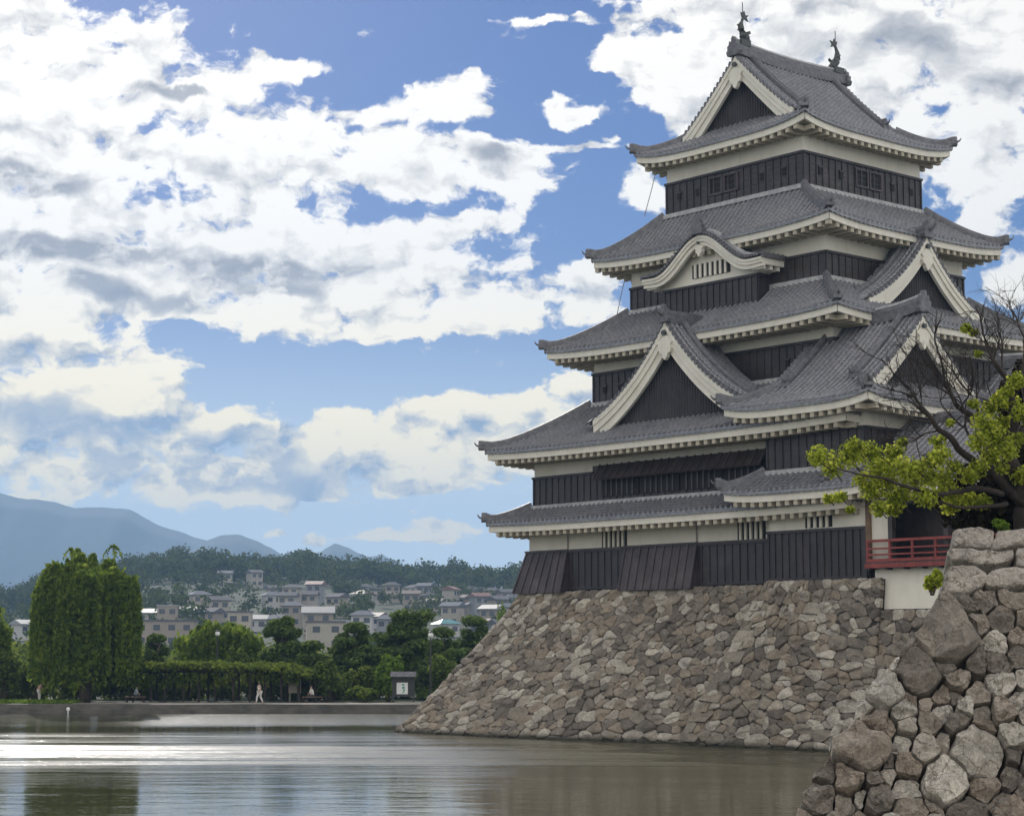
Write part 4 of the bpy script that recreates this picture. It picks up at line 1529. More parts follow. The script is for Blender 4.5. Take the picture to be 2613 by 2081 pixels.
RS = [(1250, 505, 75), (1400, 490, 95), (1180, 560, 45), (1340, 600, 95), (1200, 620, 60), (1460, 610, 70), (1530, 520, 80), (1530, 650, 80),
      (1040, 720, 185), (870, 930, 130), (640, 895, 45), (700, 830, 45), (735, 785, 32), (1020, 850, 60), (1190, 860, 70), (1310, 870, 85), (1440, 830, 75), (1430, 720, 70), (1320, 740, 60),
      (1000, 1045, 58), (1100, 960, 45), (1335, 970, 90), (1200, 1040, 62), (1090, 1050, 45), (1425, 1065, 70), (1480, 950, 75),
      (690, 1035, 110), (825, 1055, 42), (590, 1140, 40), (765, 1130, 75), (910, 1075, 45), (1010, 1120, 70), (1120, 1115, 55), (1230, 1130, 60), (1350, 1145, 80), (1480, 1160, 70),
      (640, 1215, 110), (460, 1230, 75), (800, 1215, 60), (930, 1215, 62), (1085, 1210, 80), (1235, 1215, 60), (1405, 1255, 90),
      (545, 1345, 165), (785, 1300, 62), (895, 1345, 78), (1010, 1285, 50), (1200, 1350, 175), (1415, 1365, 50), (1500, 1400, 60),
      (800, 1445, 75), (690, 1425, 40), (330, 1490, 60), (480, 1510, 85), (610, 1530, 45), (700, 1490, 50), (800, 1550, 80), (1020, 1535, 140), (1250, 1510, 100), (1390, 1490, 70), (1340, 1610, 70),
      (310, 1610, 100), (450, 1650, 60), (635, 1640, 85), (830, 1690, 105), (550, 1600, 40), (1140, 1690, 120), (1390, 1690, 90), (960, 1660, 40), (1480, 1560, 70), (1500, 1680, 60),
      (250, 1730, 80), (400, 1770, 80), (560, 1780, 90), (700, 1800, 80), (960, 1800, 110), (1200, 1830, 100), (1380, 1820, 90), (200, 1850, 90), (420, 1900, 100), (640, 1920, 100), (850, 1920, 100), (1080, 1940, 100), (1300, 1950, 100)]
rngw = np.random.default_rng(21)
for yy in range(430, 2000, 130):
    for xx in range(1590, 1950, 150):
        RS.append((xx + rngw.uniform(-30, 30), yy + rngw.uniform(-30, 30), rngw.uniform(60, 95)))
EDGE = [(985, 470), (840, 700), (760, 810), (690, 890), (600, 985), (530, 1040), (520, 1130), (380, 1200), (360, 1430), (275, 1480), (260, 1540), (205, 1580), (185, 1700), (140, 1800), (90, 1900), (40, 2000)]
wall = thing('stone_wall', 'near wall of big rough boulders with pale flat stones along its top', 'stone wall', loc(9.0, 33.0, 0))
PXM = 2.199 * FPX / 32.0
sd, wt, real = [], [], []
for (x, y, r) in RS:
    sd.append(wall_pt(x, y))
    wt.append((r / PXM * .85) ** 2)
    real.append(r)
EP = np.array(EDGE, float)
es = np.r_[0, np.cumsum(np.linalg.norm(np.diff(EP, axis=0), axis=1))]
for q in np.arange(0, es[-1], 26):      # nothing stands beyond the wall's edge
    x, y = np.interp(q, es, EP[:, 0]), np.interp(q, es, EP[:, 1])
    sd.append(wall_pt(x - 34, y - 8))
    wt.append(0)
    real.append(0)
sd, wt, real = sd[:len(RS)], wt[:len(RS)], real[:len(RS)]
for (x, y, r) in [(1110, 395, 95), (1350, 380, 85), (1010, 395, 40), (1490, 380, 60), (1250, 400, 40)] + [(x, 400, 40) for x in range(1560, 2000, 70)]:
    sd.append(wall_pt(x, y))
    wt.append(0)
    real.append(0)
sd, wt, real = sd[:len(RS)], wt[:len(RS)], real[:len(RS)]
mb = MB()
U0, V0 = wall_pt(60, 2050)
U1, V1 = wall_pt(1960, 380)
OUT = [wall_pt(x, y) for x, y in [(1960, 452), (1700, 440), (1480, 452), (1350, 446), (1250, 430), (1130, 478), (1030, 468)] + EDGE] + [(U1 + 9, V0 - .5)]
OUT[0] = (U1 + 9, OUT[0][1])


def clip_cell(poly):
    """the part of the wall's face that lies inside a convex cell"""
    P, k = OUT, len(poly)
    a2 = sum(poly[i][0] * poly[(i + 1) % k][1] - poly[(i + 1) % k][0] * poly[i][1] for i in range(k))
    s_ = 1 if a2 > 0 else -1
    for i in range(k):
        p, q = poly[i], poly[(i + 1) % k]
        n_ = ((q[1] - p[1]) * s_, -(q[0] - p[0]) * s_)
        P = clip_half(P, n_, n_[0] * p[0] + n_[1] * p[1])
        if len(P) < 3:
            return None
    return P


for poly, r in zip(cells(sd, np.array(wt), (U0 - .5, U1, V0, V1 + .3), 12.0), real):
    poly = clip_cell(poly) if poly is not None and r else None
    if poly is None:
        continue
    pl = None
    if r == 185:
        pl = [(np.array((1.25, .25)), .46), (np.array((-.22, -.12)), .42), (np.array((.0, -.5)), .8)]
    elif r == 165:
        pl = [(np.array((.5, -.2)), .42), (np.array((-.1, .45)), .36)]
    stone(mb, poly, wall_surf, rngw, gap=.022, jut=.07, npts=44, bulge=.42, tilt=.26, rough=.15, soft=1, fine=True, planes=pl, back=.5)
mb.build('masonry', 'wall_stone', wall, smooth=False)
for poly in ([(1072, 108), (1180, 104), (1292, 122), (1278, 216), (1160, 214), (1048, 202)],
             [(1302, 128), (1380, 118), (1460, 112), (1570, 114), (1570, 206), (1440, 205), (1330, 222), (1264, 219)],
             [(1034, 228), (1100, 220), (1180, 222), (1330, 234), (1404, 226), (1402, 278), (1290, 316), (1160, 300), (1060, 287), (1028, 262)],
             [(1012, 345), (1080, 316), (1200, 324), (1256, 372), (1244, 420), (1132, 482), (1022, 472), (984, 440)],
             [(1284, 340), (1350, 326), (1480, 338), (1482, 428), (1350, 442), (1252, 424), (1244, 385)],
             [(1412, 224), (1480, 214), (1570, 214), (1570, 325), (1500, 330), (1424, 312)],
             [(1580, 110), (1800, 116), (1810, 320), (1590, 325)],
             [(1492, 340), (1640, 335), (1800, 340), (1800, 430), (1500, 440)]):
    P = [wall_pt(x, y) for x, y in poly]
    b = MB()
    stone(b, P, wall_surf, rngw, gap=.0, npts=56, bulge=.13, tilt=.06, rough=.13, soft=1, fine=True, planes=[(np.array((.1, -.35)), .26), (np.array((-.5, .1)), .34)], back=.9)
    b.build('coping_stone', 'cap_stone', wall)
co = MB()
prof = [wall_pt(x + 55, y + 10) for x, y in [(1060, 118), (1050, 280), (1000, 400)] + EDGE] + [(U1 + 6, -2.0), (U1 + 6, wall_pt(1100, 150)[1])]
n = len(prof)
A, _ = wall_surf(np.array([p[0] for p in prof]), np.array([p[1] for p in prof]))
A = A - WN * .42
Bk = A + (FW + RT * .55) * np.array([[max(.8, 5.5 - WB * p[1])] for p in prof])
co.add(np.vstack([A, Bk]), [list(range(n)), list(range(n, 2 * n))[::-1]] + [[i, (i + 1) % n, n + (i + 1) % n, n + i] for i in range(n)])
co.build('rubble_core', 'joint', wall)
# ------------------------------------------------------------------ land and water
def hill_crest(rt):
    """height of the wooded ridge beyond the town, along its length"""
    u = [-700, -330, -235, -217, -190, -176, -158, -127, -109, -91, -78, -62, -37, -19, 4, 60, 300, 700]
    z = [12, 22, 30, 36, 44, 47, 50, 48, 47, 49, 46, 45, 44, 43, 42, 37, 32, 22]
    return np.interp(rt, u, z)


def ground_z(rt, fw):
    c = hill_crest(rt * 900 / np.maximum(fw, 300)) - 12
    t = np.clip((fw - 410) / 490, 0, 1)
    z = .55 + c * t
    far = np.clip((fw - 900) / 500, 0, 1)
    return z * (1 - far * .8)


BANK = 126.3
fws = np.r_[BANK + .5, 128, 131, 136, 150, 180, 220, 260, np.linspace(300, 1000, 36), 1300, 2000, 3500, 6000]
uu = np.linspace(-1, 1, 81)
G = np.zeros((len(uu), len(fws), 3))
for j, f in enumerate(fws):
    r = np.sign(uu) * np.abs(uu) ** 1.4 * (350 + f * .75)
    z = ground_z(r, np.full_like(r, f))
    for i in range(len(uu)):
        G[i, j] = loc(r[i], f, z[i])
mb = MB()
mb.grid(G)
mb.build('ground', 'hill', kind='structure', smooth=True)

mb = MB()
mb.add([loc(-420, -30, 0), loc(420, -30, 0), loc(420, BANK + .2, 0), loc(-420, BANK + .2, 0)], [(0, 1, 2, 3)])
mw, nt, b = mat('moat water')
tcw = nt.nodes.new('ShaderNodeTexCoord')
mp = nt.nodes.new('ShaderNodeMapping')
mp.inputs['Rotation'].default_value = (0, 0, -YAW)
nt.links.new(tcw.outputs['Object'], mp.inputs[0])
vec = mp.outputs[0]         # x away from the viewer, y to its left
r1 = tnoise(nt, 2.6, 3, 0.55, (1.5, 0.55, 1), vec)
r2 = tnoise(nt, 0.55, 2, 0.5, (1.6, 0.5, 1), vec)
gust = tnoise(nt, 0.045, 4, 0.55, (2.3, 0.35, 1), vec)
sx = nt.nodes.new('ShaderNodeSeparateXYZ')
nt.links.new(vec, sx.inputs[0])
fdist = float(np.array((CAM[0], CAM[1], 0)) @ FW)


def wmath(op, a, b_=None, c_=None):
    n = nt.nodes.new('ShaderNodeMath')
    n.operation = op
    for i, x in enumerate((a, b_, c_)):
        if x is None:
            continue
        if isinstance(x, (int, float)):
            n.inputs[i].default_value = x
        else:
            nt.links.new(x, n.inputs[i])
    return n.outputs[0]


def wrange(x, a, b_, c_=0.0, d=1.0):
    n = nt.nodes.new('ShaderNodeMapRange')
    n.interpolation_type = 'SMOOTHSTEP'
    nt.links.new(x, n.inputs[0])
    for i, q in enumerate((a, b_, c_, d)):
        n.inputs[i + 1].default_value = q
    return n.outputs[0]


dist = wmath('ADD', wmath('SUBTRACT', sx.outputs[0], fdist), wmath('MULTIPLY', wmath('SUBTRACT', gust, 0.5), 34.0))
dist = wmath('MULTIPLY_ADD', sx.outputs[1], 0.0, dist)
# two gusts ruffle the moat: one by the far bank, one in the middle
# the big willow shelters the water under it
lee = wrange(wmath('ABSOLUTE', wmath('ADD', wmath('SUBTRACT', sx.outputs[1], float(np.array((CAM[0], CAM[1], 0)) @ -RT) + 27.5), wmath('MULTIPLY', wmath('SUBTRACT', gust, 0.5), 9.0))), 4.0, 9.0, 0.3, 1.0)
g1 = wmath('MULTIPLY', wmath('MULTIPLY', wrange(dist, 100, 112), 0.8), lee)
patch = wrange(tnoise(nt, 0.16, 4, 0.6, (1.6, 0.22, 1), vec), 0.34, 0.60, 0.25, 1.0)
g2 = wmath('MULTIPLY', wmath('MULTIPLY', wrange(dist, 54, 86), wrange(dist, 104, 84)), patch)
ruf = wmath('MAXIMUM', g1, g2)
hgt = wmath('ADD', wmath('MULTIPLY', r1, wmath('MULTIPLY_ADD', ruf, 0.06, 0.006)), wmath('MULTIPLY', r2, wmath('MULTIPLY_ADD', ruf, 0.10, 0.017)))
bp = nt.nodes.new('ShaderNodeBump')
bp.inputs['Strength'].default_value = 1.0
bp.inputs['Distance'].default_value = 1.0
nt.links.new(hgt, bp.inputs['Height'])
nt.links.new(bp.outputs[0], b.inputs['Normal'])
murk = tnoise(nt, 0.09, 4, 0.6, None, vec)
nt.links.new(ramp(nt, murk, [(0.35, (0.048, 0.044, 0.022)), (0.65, (0.068, 0.062, 0.033))]), b.inputs['Base Color'])
nt.links.new(wmath('MULTIPLY_ADD', g1, 0.26, wmath('MULTIPLY_ADD', g2, 0.34, 0.04)), b.inputs['Roughness'])
b.inputs['IOR'].default_value = 1.33
mb.build('water', mw, kind='structure')

# far bank: stone edging, path, lawn
bank = MB()
rr = np.linspace(-330, 330, 300)
rb = np.random.default_rng(3)
topz = .58 + rb.normal(size=len(rr)) * .012
Gb = np.zeros((len(rr), 4, 3))
for i, r in enumerate(rr):
    w = rb.normal() * .05
    Gb[i] = [loc(r, BANK + w, -.3), loc(r, BANK + .12 + w, topz[i]), loc(r, BANK + .75, topz[i] + .02), loc(r, BANK + .8, .3)]
bank.grid(Gb)
bank.build('embankment', 'bank', kind='structure')
pth = MB()
pth.grid([[loc(r, BANK + .7, .592), loc(r, BANK + 3.4, .60)] for r in np.linspace(-330, 330, 60)])
pth.build('path', 'path', kind='structure')
nb = MB()
nb.hexa([loc(-200, -40, -.5), loc(200, -40, -.5), loc(200, 9, -.5), loc(-200, 9, -.5), loc(-200, -40, 2.6), loc(200, -40, 2.6), loc(200, 8, 2.6), loc(-200, 8, 2.6)])
nb.build('viewing_terrace', 'path', kind='structure')

rl = np.random.default_rng(11)


def unit(k, rng):
    v = rng.normal(size=(k, 3))
    return v / np.linalg.norm(v, axis=1)[:, None]


gm = MB()
x0, x1 = float((at_fw(-60, 1790, 128) - CAM) @ RT), float((at_fw(190, 1790, 128) - CAM) @ RT)
k = 7000
P = np.array([loc(rl.uniform(x0 - 30, x1), rl.uniform(BANK + .9, BANK + 4.5), .60) for _ in range(k)])
P[:, 2] += rl.uniform(.02, .16, k)
N = unit(k, rl)
N[:, 2] *= .3
gm.cards(P, N / np.linalg.norm(N, axis=1)[:, None], .13, rl, 2.0)
gm.build('grass', 'grass', kind='stuff')

# mountains
mt_n = 0


def mountain(pts, fw, base=-20, depth=900, seed=0):
    mb = MB()
    us = np.arange(pts[0][0], pts[-1][0] + 1, 9)
    vs = np.interp(us, [p[0] for p in pts], [p[1] for p in pts])
    rg = np.random.default_rng(seed)
    rows = []
    for u, v in zip(us, vs):
        v = v + 5 * mnoise.fractal(Vector((u * .012, seed, 0)), .9, 2.1, 5)
        p = at_fw(u, v, fw)
        r = float((p - CAM) @ RT)
        col = []
        for q in np.linspace(0, 1, 14):     # foot to crest
            f = fw - depth * (1 - q)
            z = base + (p[2] - base) * q ** 1.2 * (1 + .10 * (1 - q) * mnoise.noise(Vector((u * .02, q * 5, seed))))
            col.append(loc(r * (1 + .02 * mnoise.noise(Vector((u * .01, q * 3, 4)))), f, z))
        col.append(loc(r, fw + 500, base))
        rows.append(col)
    mb.grid(rows)
    return mb.build('mountain', 'mount', kind='structure', smooth=True)


mountain([(-2600, 1250), (-900, 1290), (-300, 1235), (0, 1258), (80, 1272), (130, 1282), (190, 1294), (240, 1293), (320, 1297), (370, 1325), (430, 1348), (490, 1368), (540, 1380), (620, 1420), (760, 1480), (900, 1560)], 4600, seed=1)
mountain([(380, 1500), (480, 1410), (530, 1380), (570, 1366), (610, 1362), (650, 1380), (700, 1405), (760, 1430), (840, 1480), (900, 1520)], 4150, seed=2)
mountain([(700, 1500), (790, 1430), (830, 1398), (855, 1388), (890, 1398), (935, 1420), (975, 1418), (1040, 1445), (1100, 1470), (1300, 1520), (2600, 1470), (3800, 1440), (5200, 1460)], 4350, seed=3)


# ------------------------------------------------------------------ plants
def branch_path(p0, p1, rng, wig=.12, n=7, sag=0.0):
    p0, p1 = np.asarray(p0, float), np.asarray(p1, float)
    t = np.linspace(0, 1, n)[:, None]
    L = np.linalg.norm(p1 - p0)
    P = p0 + (p1 - p0) * t + rng.normal(size=(n, 3)) * wig * L * .3 * np.sin(np.pi * t)
    P[:, 2] += sag * np.sin(np.pi * t[:, 0])
    P[0], P[-1] = p0, p1
    return P


def clump(mb, c, rad, k, size, rng, shell=.55, aspect=1.5, up=.35):
    d = unit(k, rng)
    r = rng.uniform(shell, 1.0, k) ** .7
    P = np.asarray(c) + d * r[:, None] * np.asarray(rad)
    N = d * .7 + unit(k, rng) * .8
    N[:, 2] += up
    N /= np.linalg.norm(N, axis=1)[:, None]
    mb.cards(P, N, size * rng.uniform(.7, 1.3, k), rng, aspect)


def limbs(name, parent, m, base, tips, r0, rng, wig=.15):
    mb = MB()
    for tp in tips:
        mb.tube(branch_path(base, tp, rng, wig, 8), np.linspace(r0, r0 * .2, 8), 7)
    return mb.build(name, m, parent, smooth=True)


def willow(label, u0, u1, v0, v1, fw, k, seed, group=None, leafsize=.20):
    """weeping willow: a broad top and curtains of hanging strands"""
    rng = np.random.default_rng(seed)
    a, b_ = at_fw(u0, v1, fw), at_fw(u1, v1, fw)
    c = (a + b_) / 2
    w = np.linalg.norm(b_ - a) / 2
    ztop, zbot = at_fw((u0 + u1) / 2, v0, fw)[2], c[2]
    z0 = float(ground_z(np.array([0.0]), np.array([fw]))[0]) + .02
    base = np.array((c[0], c[1], z0))
    t = thing('willow_tree', label, 'tree', base, group)
    H = ztop - z0
    mb = MB()
    tr = base + np.array((0, 0, 1)) * np.linspace(0, H * .55, 7)[:, None]
    tr[1:, :2] += rng.normal(size=(6, 2)) * .10
    mb.tube(tr, np.linspace(.42, .26, 7) * w / 3.6, 9)
    tops = []
    for i in range(9):
        th = i * 2.4
        tip = base + np.array((math.cos(th) * w * .55, math.sin(th) * w * .55, H * rng.uniform(.72, .88)))
        mb.tube(branch_path(tr[-1 - (i % 3)], tip, rng, .2, 7, .3), np.linspace(.18, .03, 7) * w / 3.6, 6)
        tops.append(tip)
    mb.build('trunk', 'bark2', t, smooth=True)
    lf = MB()
    for i in range(int(k)):
        th, rr_ = rng.uniform(0, 2 * np.pi), math.sqrt(rng.uniform(.02, 1))
        px, py = math.cos(th) * rr_ * w, math.sin(th) * rr_ * w
        bumpy = mnoise.fractal(Vector((px * .5 + seed, py * .5, 0)), .9, 2.1, 3)
        top = H * (1.0 - .20 * rr_ ** 2.6) * (.90 + .17 * bumpy)
        dep = H * rng.uniform(.15, .75) if rng.random() < .6 else H * .85
        low = max(zbot - z0 + rng.uniform(.0, 1.5) + (1.6 if rr_ < .45 else 0) + 1.3 * mnoise.noise(Vector((px * .8, py * .8, 3))) * (.4 + rr_), top - dep)
        m_ = max(5, int((top - low) / .17))
        z = np.linspace(top, low, m_)
        sw = (top - z) / H
        P = np.stack([base[0] + px * (1 + (.10 + .12 * bumpy) * sw) + rng.normal() * .05 + .05 * rng.normal(size=m_), base[1] + py * (1 + .10 * sw) + .05 * rng.normal(size=m_), z0 + z + rng.normal(size=m_) * .05], -1)
        N = unit(m_, rng)
        N[:, 2] *= .35
        N /= np.linalg.norm(N, axis=1)[:, None]
        lf.cards(P, N, leafsize * rng.uniform(.7, 1.3, m_), rng, 2.2)
    for tp in range(6):        # loose sprays above the crown
        th = rng.uniform(0, 2 * np.pi)
        p = base + np.array((math.cos(th) * w * rng.uniform(.2, .9), math.sin(th) * w * .6, H * rng.uniform(.86, 1.06)))
        for q in range(7):
            m_ = 9
            s = np.linspace(0, 1, m_)
            d = unit(1, rng)[0] * np.array((.7, .7, .2))
            P = p + d * s[:, None] * 1.1 + np.array((0, 0, -1)) * (s ** 2)[:, None] * rng.uniform(.5, 1.6)
            lf.cards(P, unit(m_, rng), leafsize * .8, rng, 2.4)
    lf.build('crown', 'willow', t)
    return t


willow('tall flat-topped weeping willow on the bank beside the lawn', 80, 352, 1405, 1748, 131.5, 1500, 1, None, .21)
willow('low broad willow rising behind the vine pergola', 445, 668, 1585, 1690, 150, 620, 2, None, .22)
willow('willow cut off by the picture edge near the lawn', -170, 22, 1545, 1730, 136, 420, 3, None, .22)


def pine(label, u, v0, v1, wpx, fw, seed, tiers=5, group='clipped pines behind the bank', m='pine'):
    """garden pine: flat needle pads at the ends of bent limbs"""
    rng = np.random.default_rng(seed)
    top = at_fw(u, v0, fw)
    z0 = .58
    base = np.array((top[0], top[1], z0))
    H = top[2] - z0
    w = wpx / FPX * fw / 2
    t = thing('pine_tree', label, 'tree', base, group)
    tr = base + np.array((0, 0, 1)) * np.linspace(0, H * .93, 9)[:, None]
    tr[1:, :2] += np.cumsum(rng.normal(size=(8, 2)) * .10, 0)
    mb, lf = MB(), MB()
    mb.tube(tr, np.linspace(.20, .05, 9) * H / 6, 8)
    for i in range(tiers):
        f = .16 + .80 * i / (tiers - 1)
        wr = w * (1.05 - .72 * (i / (tiers - 1)) ** 1.2)
        n = max(3, int(7 - 4 * i / tiers)) if i < tiers - 1 else 1
        a0 = rng.uniform(0, 6.28)
        for j in range(n):
            th = a0 + j * 6.283 / n + rng.uniform(-.3, .3)
            rr_ = wr * rng.uniform(.5, .72) if n > 1 else 0
            c = base + np.array((math.cos(th) * rr_, math.sin(th) * rr_, H * f + rng.uniform(-.5, .5)))
            src = tr[min(8, int(f * 8))] - np.array((0, 0, .3))
            mb.tube(branch_path(src, c - np.array((0, 0, .1)), rng, .2, 6), np.linspace(.07, .02, 6) * H / 6, 5)
            pr = wr * rng.uniform(.34, .78) if n > 1 else wr * 1.1 + .3
            for q in range(5):
                o = rng.normal(size=3) * np.array((.42, .42, .08)) * pr
                clump(lf, c + o, (pr * .62, pr * .62, H * rng.uniform(.05, .085)), 170, .18, rng, .2, 2.0, .7)
    mb.build('trunk', 'bark2', t, smooth=True)
    lf.build('crown', m, t)
    return t


pine('small dark garden pine standing between the big willow and the low willow', 398, 1605, 1700, 75, 142, 31, 4)
pine('dark pine with spreading flat pads behind the middle of the pergola', 722, 1575, 1740, 130, 140, 32, 5)
pine('broad pine between the pergola and the tallest pine', 905, 1590, 1760, 150, 141, 33, 6)
pine('tallest garden pine with a rounded crown top', 1035, 1552, 1775, 175, 144, 34, 7)
pine('pine partly behind the lamp post near the rampart', 1130, 1618, 1775, 150, 140, 35, 6)
pine('pine whose crown meets the edge of the rampart', 1225, 1590, 1775, 160, 150, 36, 6)
pine('short pine behind the low end of the pergola', 800, 1625, 1760, 110, 137, 37, 5)


def shrub(label, u0, u1, v0, v1, fw, seed, m='shrub', k=900, size=.17, name='shrub', cat='shrub', group=None, z0=.58, clumps=9):
    rng = np.random.default_rng(seed)
    a, b_ = at_fw(u0, v1, fw), at_fw(u1, v1, fw)
    c = (a + b_) / 2
    w = np.linalg.norm(b_ - a) / 2
    ztop = at_fw(u0, v0, fw)[2]
    z0 = min(c[2], ztop - .2) if z0 is None else z0
    H = ztop - z0
    t = thing(name, label, cat, (c[0], c[1], z0), group)
    lf, st = MB(), MB()
    base = np.array((c[0], c[1], z0))
    for i in range(clumps):
        th = rng.uniform(0, 6.28)
        rr_ = math.sqrt(rng.uniform(0, 1))
        o = RT * math.cos(th) * rr_ * w * .72 + FW * math.sin(th) * rr_ * min(w, 1.5) * .6
        zc = H * rng.uniform(.32, .74)
        p = base + o + np.array((0, 0, zc))
        rad = (max(w * .34, .08), max(w * .34, .08), H * .27)
        clump(lf, p, rad, int(k / clumps), size, rng, .45)
        st.tube(branch_path(base + o * .2, p, rng, .1, 5), np.linspace(.035, .012, 5) * max(.3, min(1, H)), 5)
    st.build('stem', 'bark2', t, smooth=True)
    lf.build('foliage', m, t)
    return t


SHR = [('tawny rounded bush behind the lawn at the picture edge', -60, 60, 1650, 1790, 134, 41), ('olive bush behind the lawn beside the willow', 45, 130, 1665, 1790, 135, 42),
       ('bright clipped bush in front of the tallest pine', 945, 1035, 1665, 1780, 133, 43), ('dark bush beside the notice board', 870, 960, 1690, 1785, 134, 44),
       ('bush where the bank meets the rampart', 1080, 1230, 1660, 1780, 135, 45), ('low hedge-like bush under the pines by the path', 880, 985, 1745, 1790, 130.8, 46),
       ('bush at the low end of the pergola', 800, 868, 1680, 1790, 132.5, 47), ('dark bush behind the willow trunk', 130, 240, 1715, 1790, 136, 48),
       ('dark bush between the willow and the pergola', 240, 360, 1700, 1790, 139, 49), ('light green bush on the hill side of the rampart edge', 1265, 1345, 1515, 1640, 152, 50),
       ('round bush behind the lamp over the pergola', 560, 640, 1640, 1760, 143, 51), ('round bush behind the small pine', 330, 430, 1650, 1760, 146, 52)]
for i, (l, a, b_, c, d, f, s) in enumerate(SHR):
    shrub(l, a, b_, c, d, f, s, 'shrub' if i not in (2, 9) else 'grass', 1500, .20)

# pergola under a vine
pg = thing('vine_pergola', 'long timber pergola roofed with green vine on the far bank', 'pergola', at_fw(600, 1790, 134))
pr = np.random.default_rng(61)
pa, pb = float((at_fw(345, 1700, 134) - CAM) @ RT), float((at_fw(858, 1700, 134) - CAM) @ RT)
ztop = at_fw(500, 1702, 134)[2]
bm_ = MB()
for f in (132.6, 135.4):
    bm_.hexa([loc(pa, f - .06, ztop - .35), loc(pb, f - .06, ztop - .35), loc(pb, f + .06, ztop - .35), loc(pa, f + .06, ztop - .35), loc(pa, f - .06, ztop - .2), loc(pb, f - .06, ztop - .2), loc(pb, f + .06, ztop - .2), loc(pa, f + .06, ztop - .2)])
bm_.build('beam', 'bark', pg)
for i, r in enumerate(np.linspace(pa + .2, pb - .2, 13)):
    for f in (132.6, 135.4):
        p = MB()
        a = loc(r + pr.normal() * .05, f, .58)
        p.tube([a, a + np.array((0, 0, (ztop - .9) * .5)), a + np.array((0, 0, ztop - .9))], .085, 7)
        p.build('post', 'bark', pg)
lf = MB()
for i in range(230):
    q = pr.uniform(0, 1)
    r = pa + (pb - pa) * q
    drop_ = .55 * max(0, (q - .62) / .38) ** 1.5
    hump = .16 * mnoise.noise(Vector((r * .5, 2, 0)))
    c = loc(r, pr.uniform(132.2, 135.8), ztop + .05 + hump - drop_ * 1.6 + pr.normal() * .08)
    clump(lf, c, (.75, .75, .26), 70, .20, pr, .2, 1.5, .6)
for i in range(120):
    r = pr.uniform(pa, pb)
    c = loc(r, pr.choice([132.4, 135.5]), ztop - .5 - abs(pr.normal()) * .35)
    clump(lf, c, (.4, .2, .4), 26, .18, pr, .1)
lf.build('vine_canopy', 'vine', pg)
hb_ = MB()
for i in range(160):
    r = pr.uniform(pa - 1, pb + 2)
    clump(hb_, loc(r, pr.uniform(137.5, 139), .6 + pr.uniform(.1, 1.5)), (.7, .5, .45), 50, .2, pr, .2)
ho = hb_.build('hedge', 'shrub')
tag(ho, 'dark clipped hedge running behind the vine pergola', 'hedge')
hb_ = MB()
for i in range(150):
    r = pr.uniform(x0 - 12, pa + 1)
    clump(hb_, loc(r, pr.uniform(138.5, 140), .6 + pr.uniform(.05, 1.2)), (.8, .5, .45), 60, .2, pr, .2)
tag(hb_.build('hedge', 'shrub'), 'low dark hedge running behind the lawn and the willow trunk', 'hedge')
pn = MB()
a = at_fw(752, 1765, 133.2)
T = lambda v, a=a: a + v[:, :1] * RT + v[:, 1:2] * FW + v[:, 2:3] * np.array((0, 0, 1.0))
pn.box(-.42, .42, -.04, .04, -.05, 1.15, T)
pn.box(-.36, -.28, -.03, .03, -.75, -.06, T)
pn.box(.28, .36, -.03, .03, -.75, -.06, T)
tag(pn.build('display_stand', 'path', loc0=a), 'plain pale beige panel on two legs inside the pergola', 'display stand')


# lamps
def lamp(label, u, vt, vb, fw):
    b0, t0 = at_fw(u, vb, fw), at_fw(u, vt, fw)
    b0[2] = .58
    t = thing('street_lamp', label, 'street lamp', b0, 'lamps on the far bank')
    h = t0[2] - .58
    p = MB()
    p.tube([b0, b0 + np.array((0, 0, .4)), b0 + np.array((0, 0, .42)), b0 + np.array((0, 0, h - .3))], [.11, .11, .06, .05], 8)
    p.build('pole', 'metal_dark', t)
    g = MB()
    z = b0 + np.array((0, 0, h - .28))
    g.tube([z, z + np.array((0, 0, .06)), z + np.array((0, 0, .17)), z + np.array((0, 0, .28)), z + np.array((0, 0, .34))], [.07, .15, .18, .14, .05], 12)
    g.build('globe', 'lamp_globe', t, smooth=True)
    c = MB()
    c.tube([z + np.array((0, 0, .33)), z + np.array((0, 0, .38)), z + np.array((0, 0, .44))], [.16, .13, .03], 12)
    c.build('cap', 'metal_dark', t)


lamp('white globe lamp showing above the vine pergola', 552, 1612, 1790, 138.5)
lamp('tall dark lamp post standing beside the roofed notice board', 1098, 1615, 1780, 132)

# roofed notice board
nb_ = thing('notice_board', 'dark roofed notice board with a white sheet and green print', 'notice board', at_fw(1029, 1786, 131))
o = at_fw(1029, 1786, 131)
o[2] = .60
T = lambda v, o=o: o + v[:, :1] * RT + v[:, 1:2] * FW + v[:, 2:3] * np.array((0, 0, 1.0))


def part(mb, name, m, par):
    return mb.build(name, m, par)


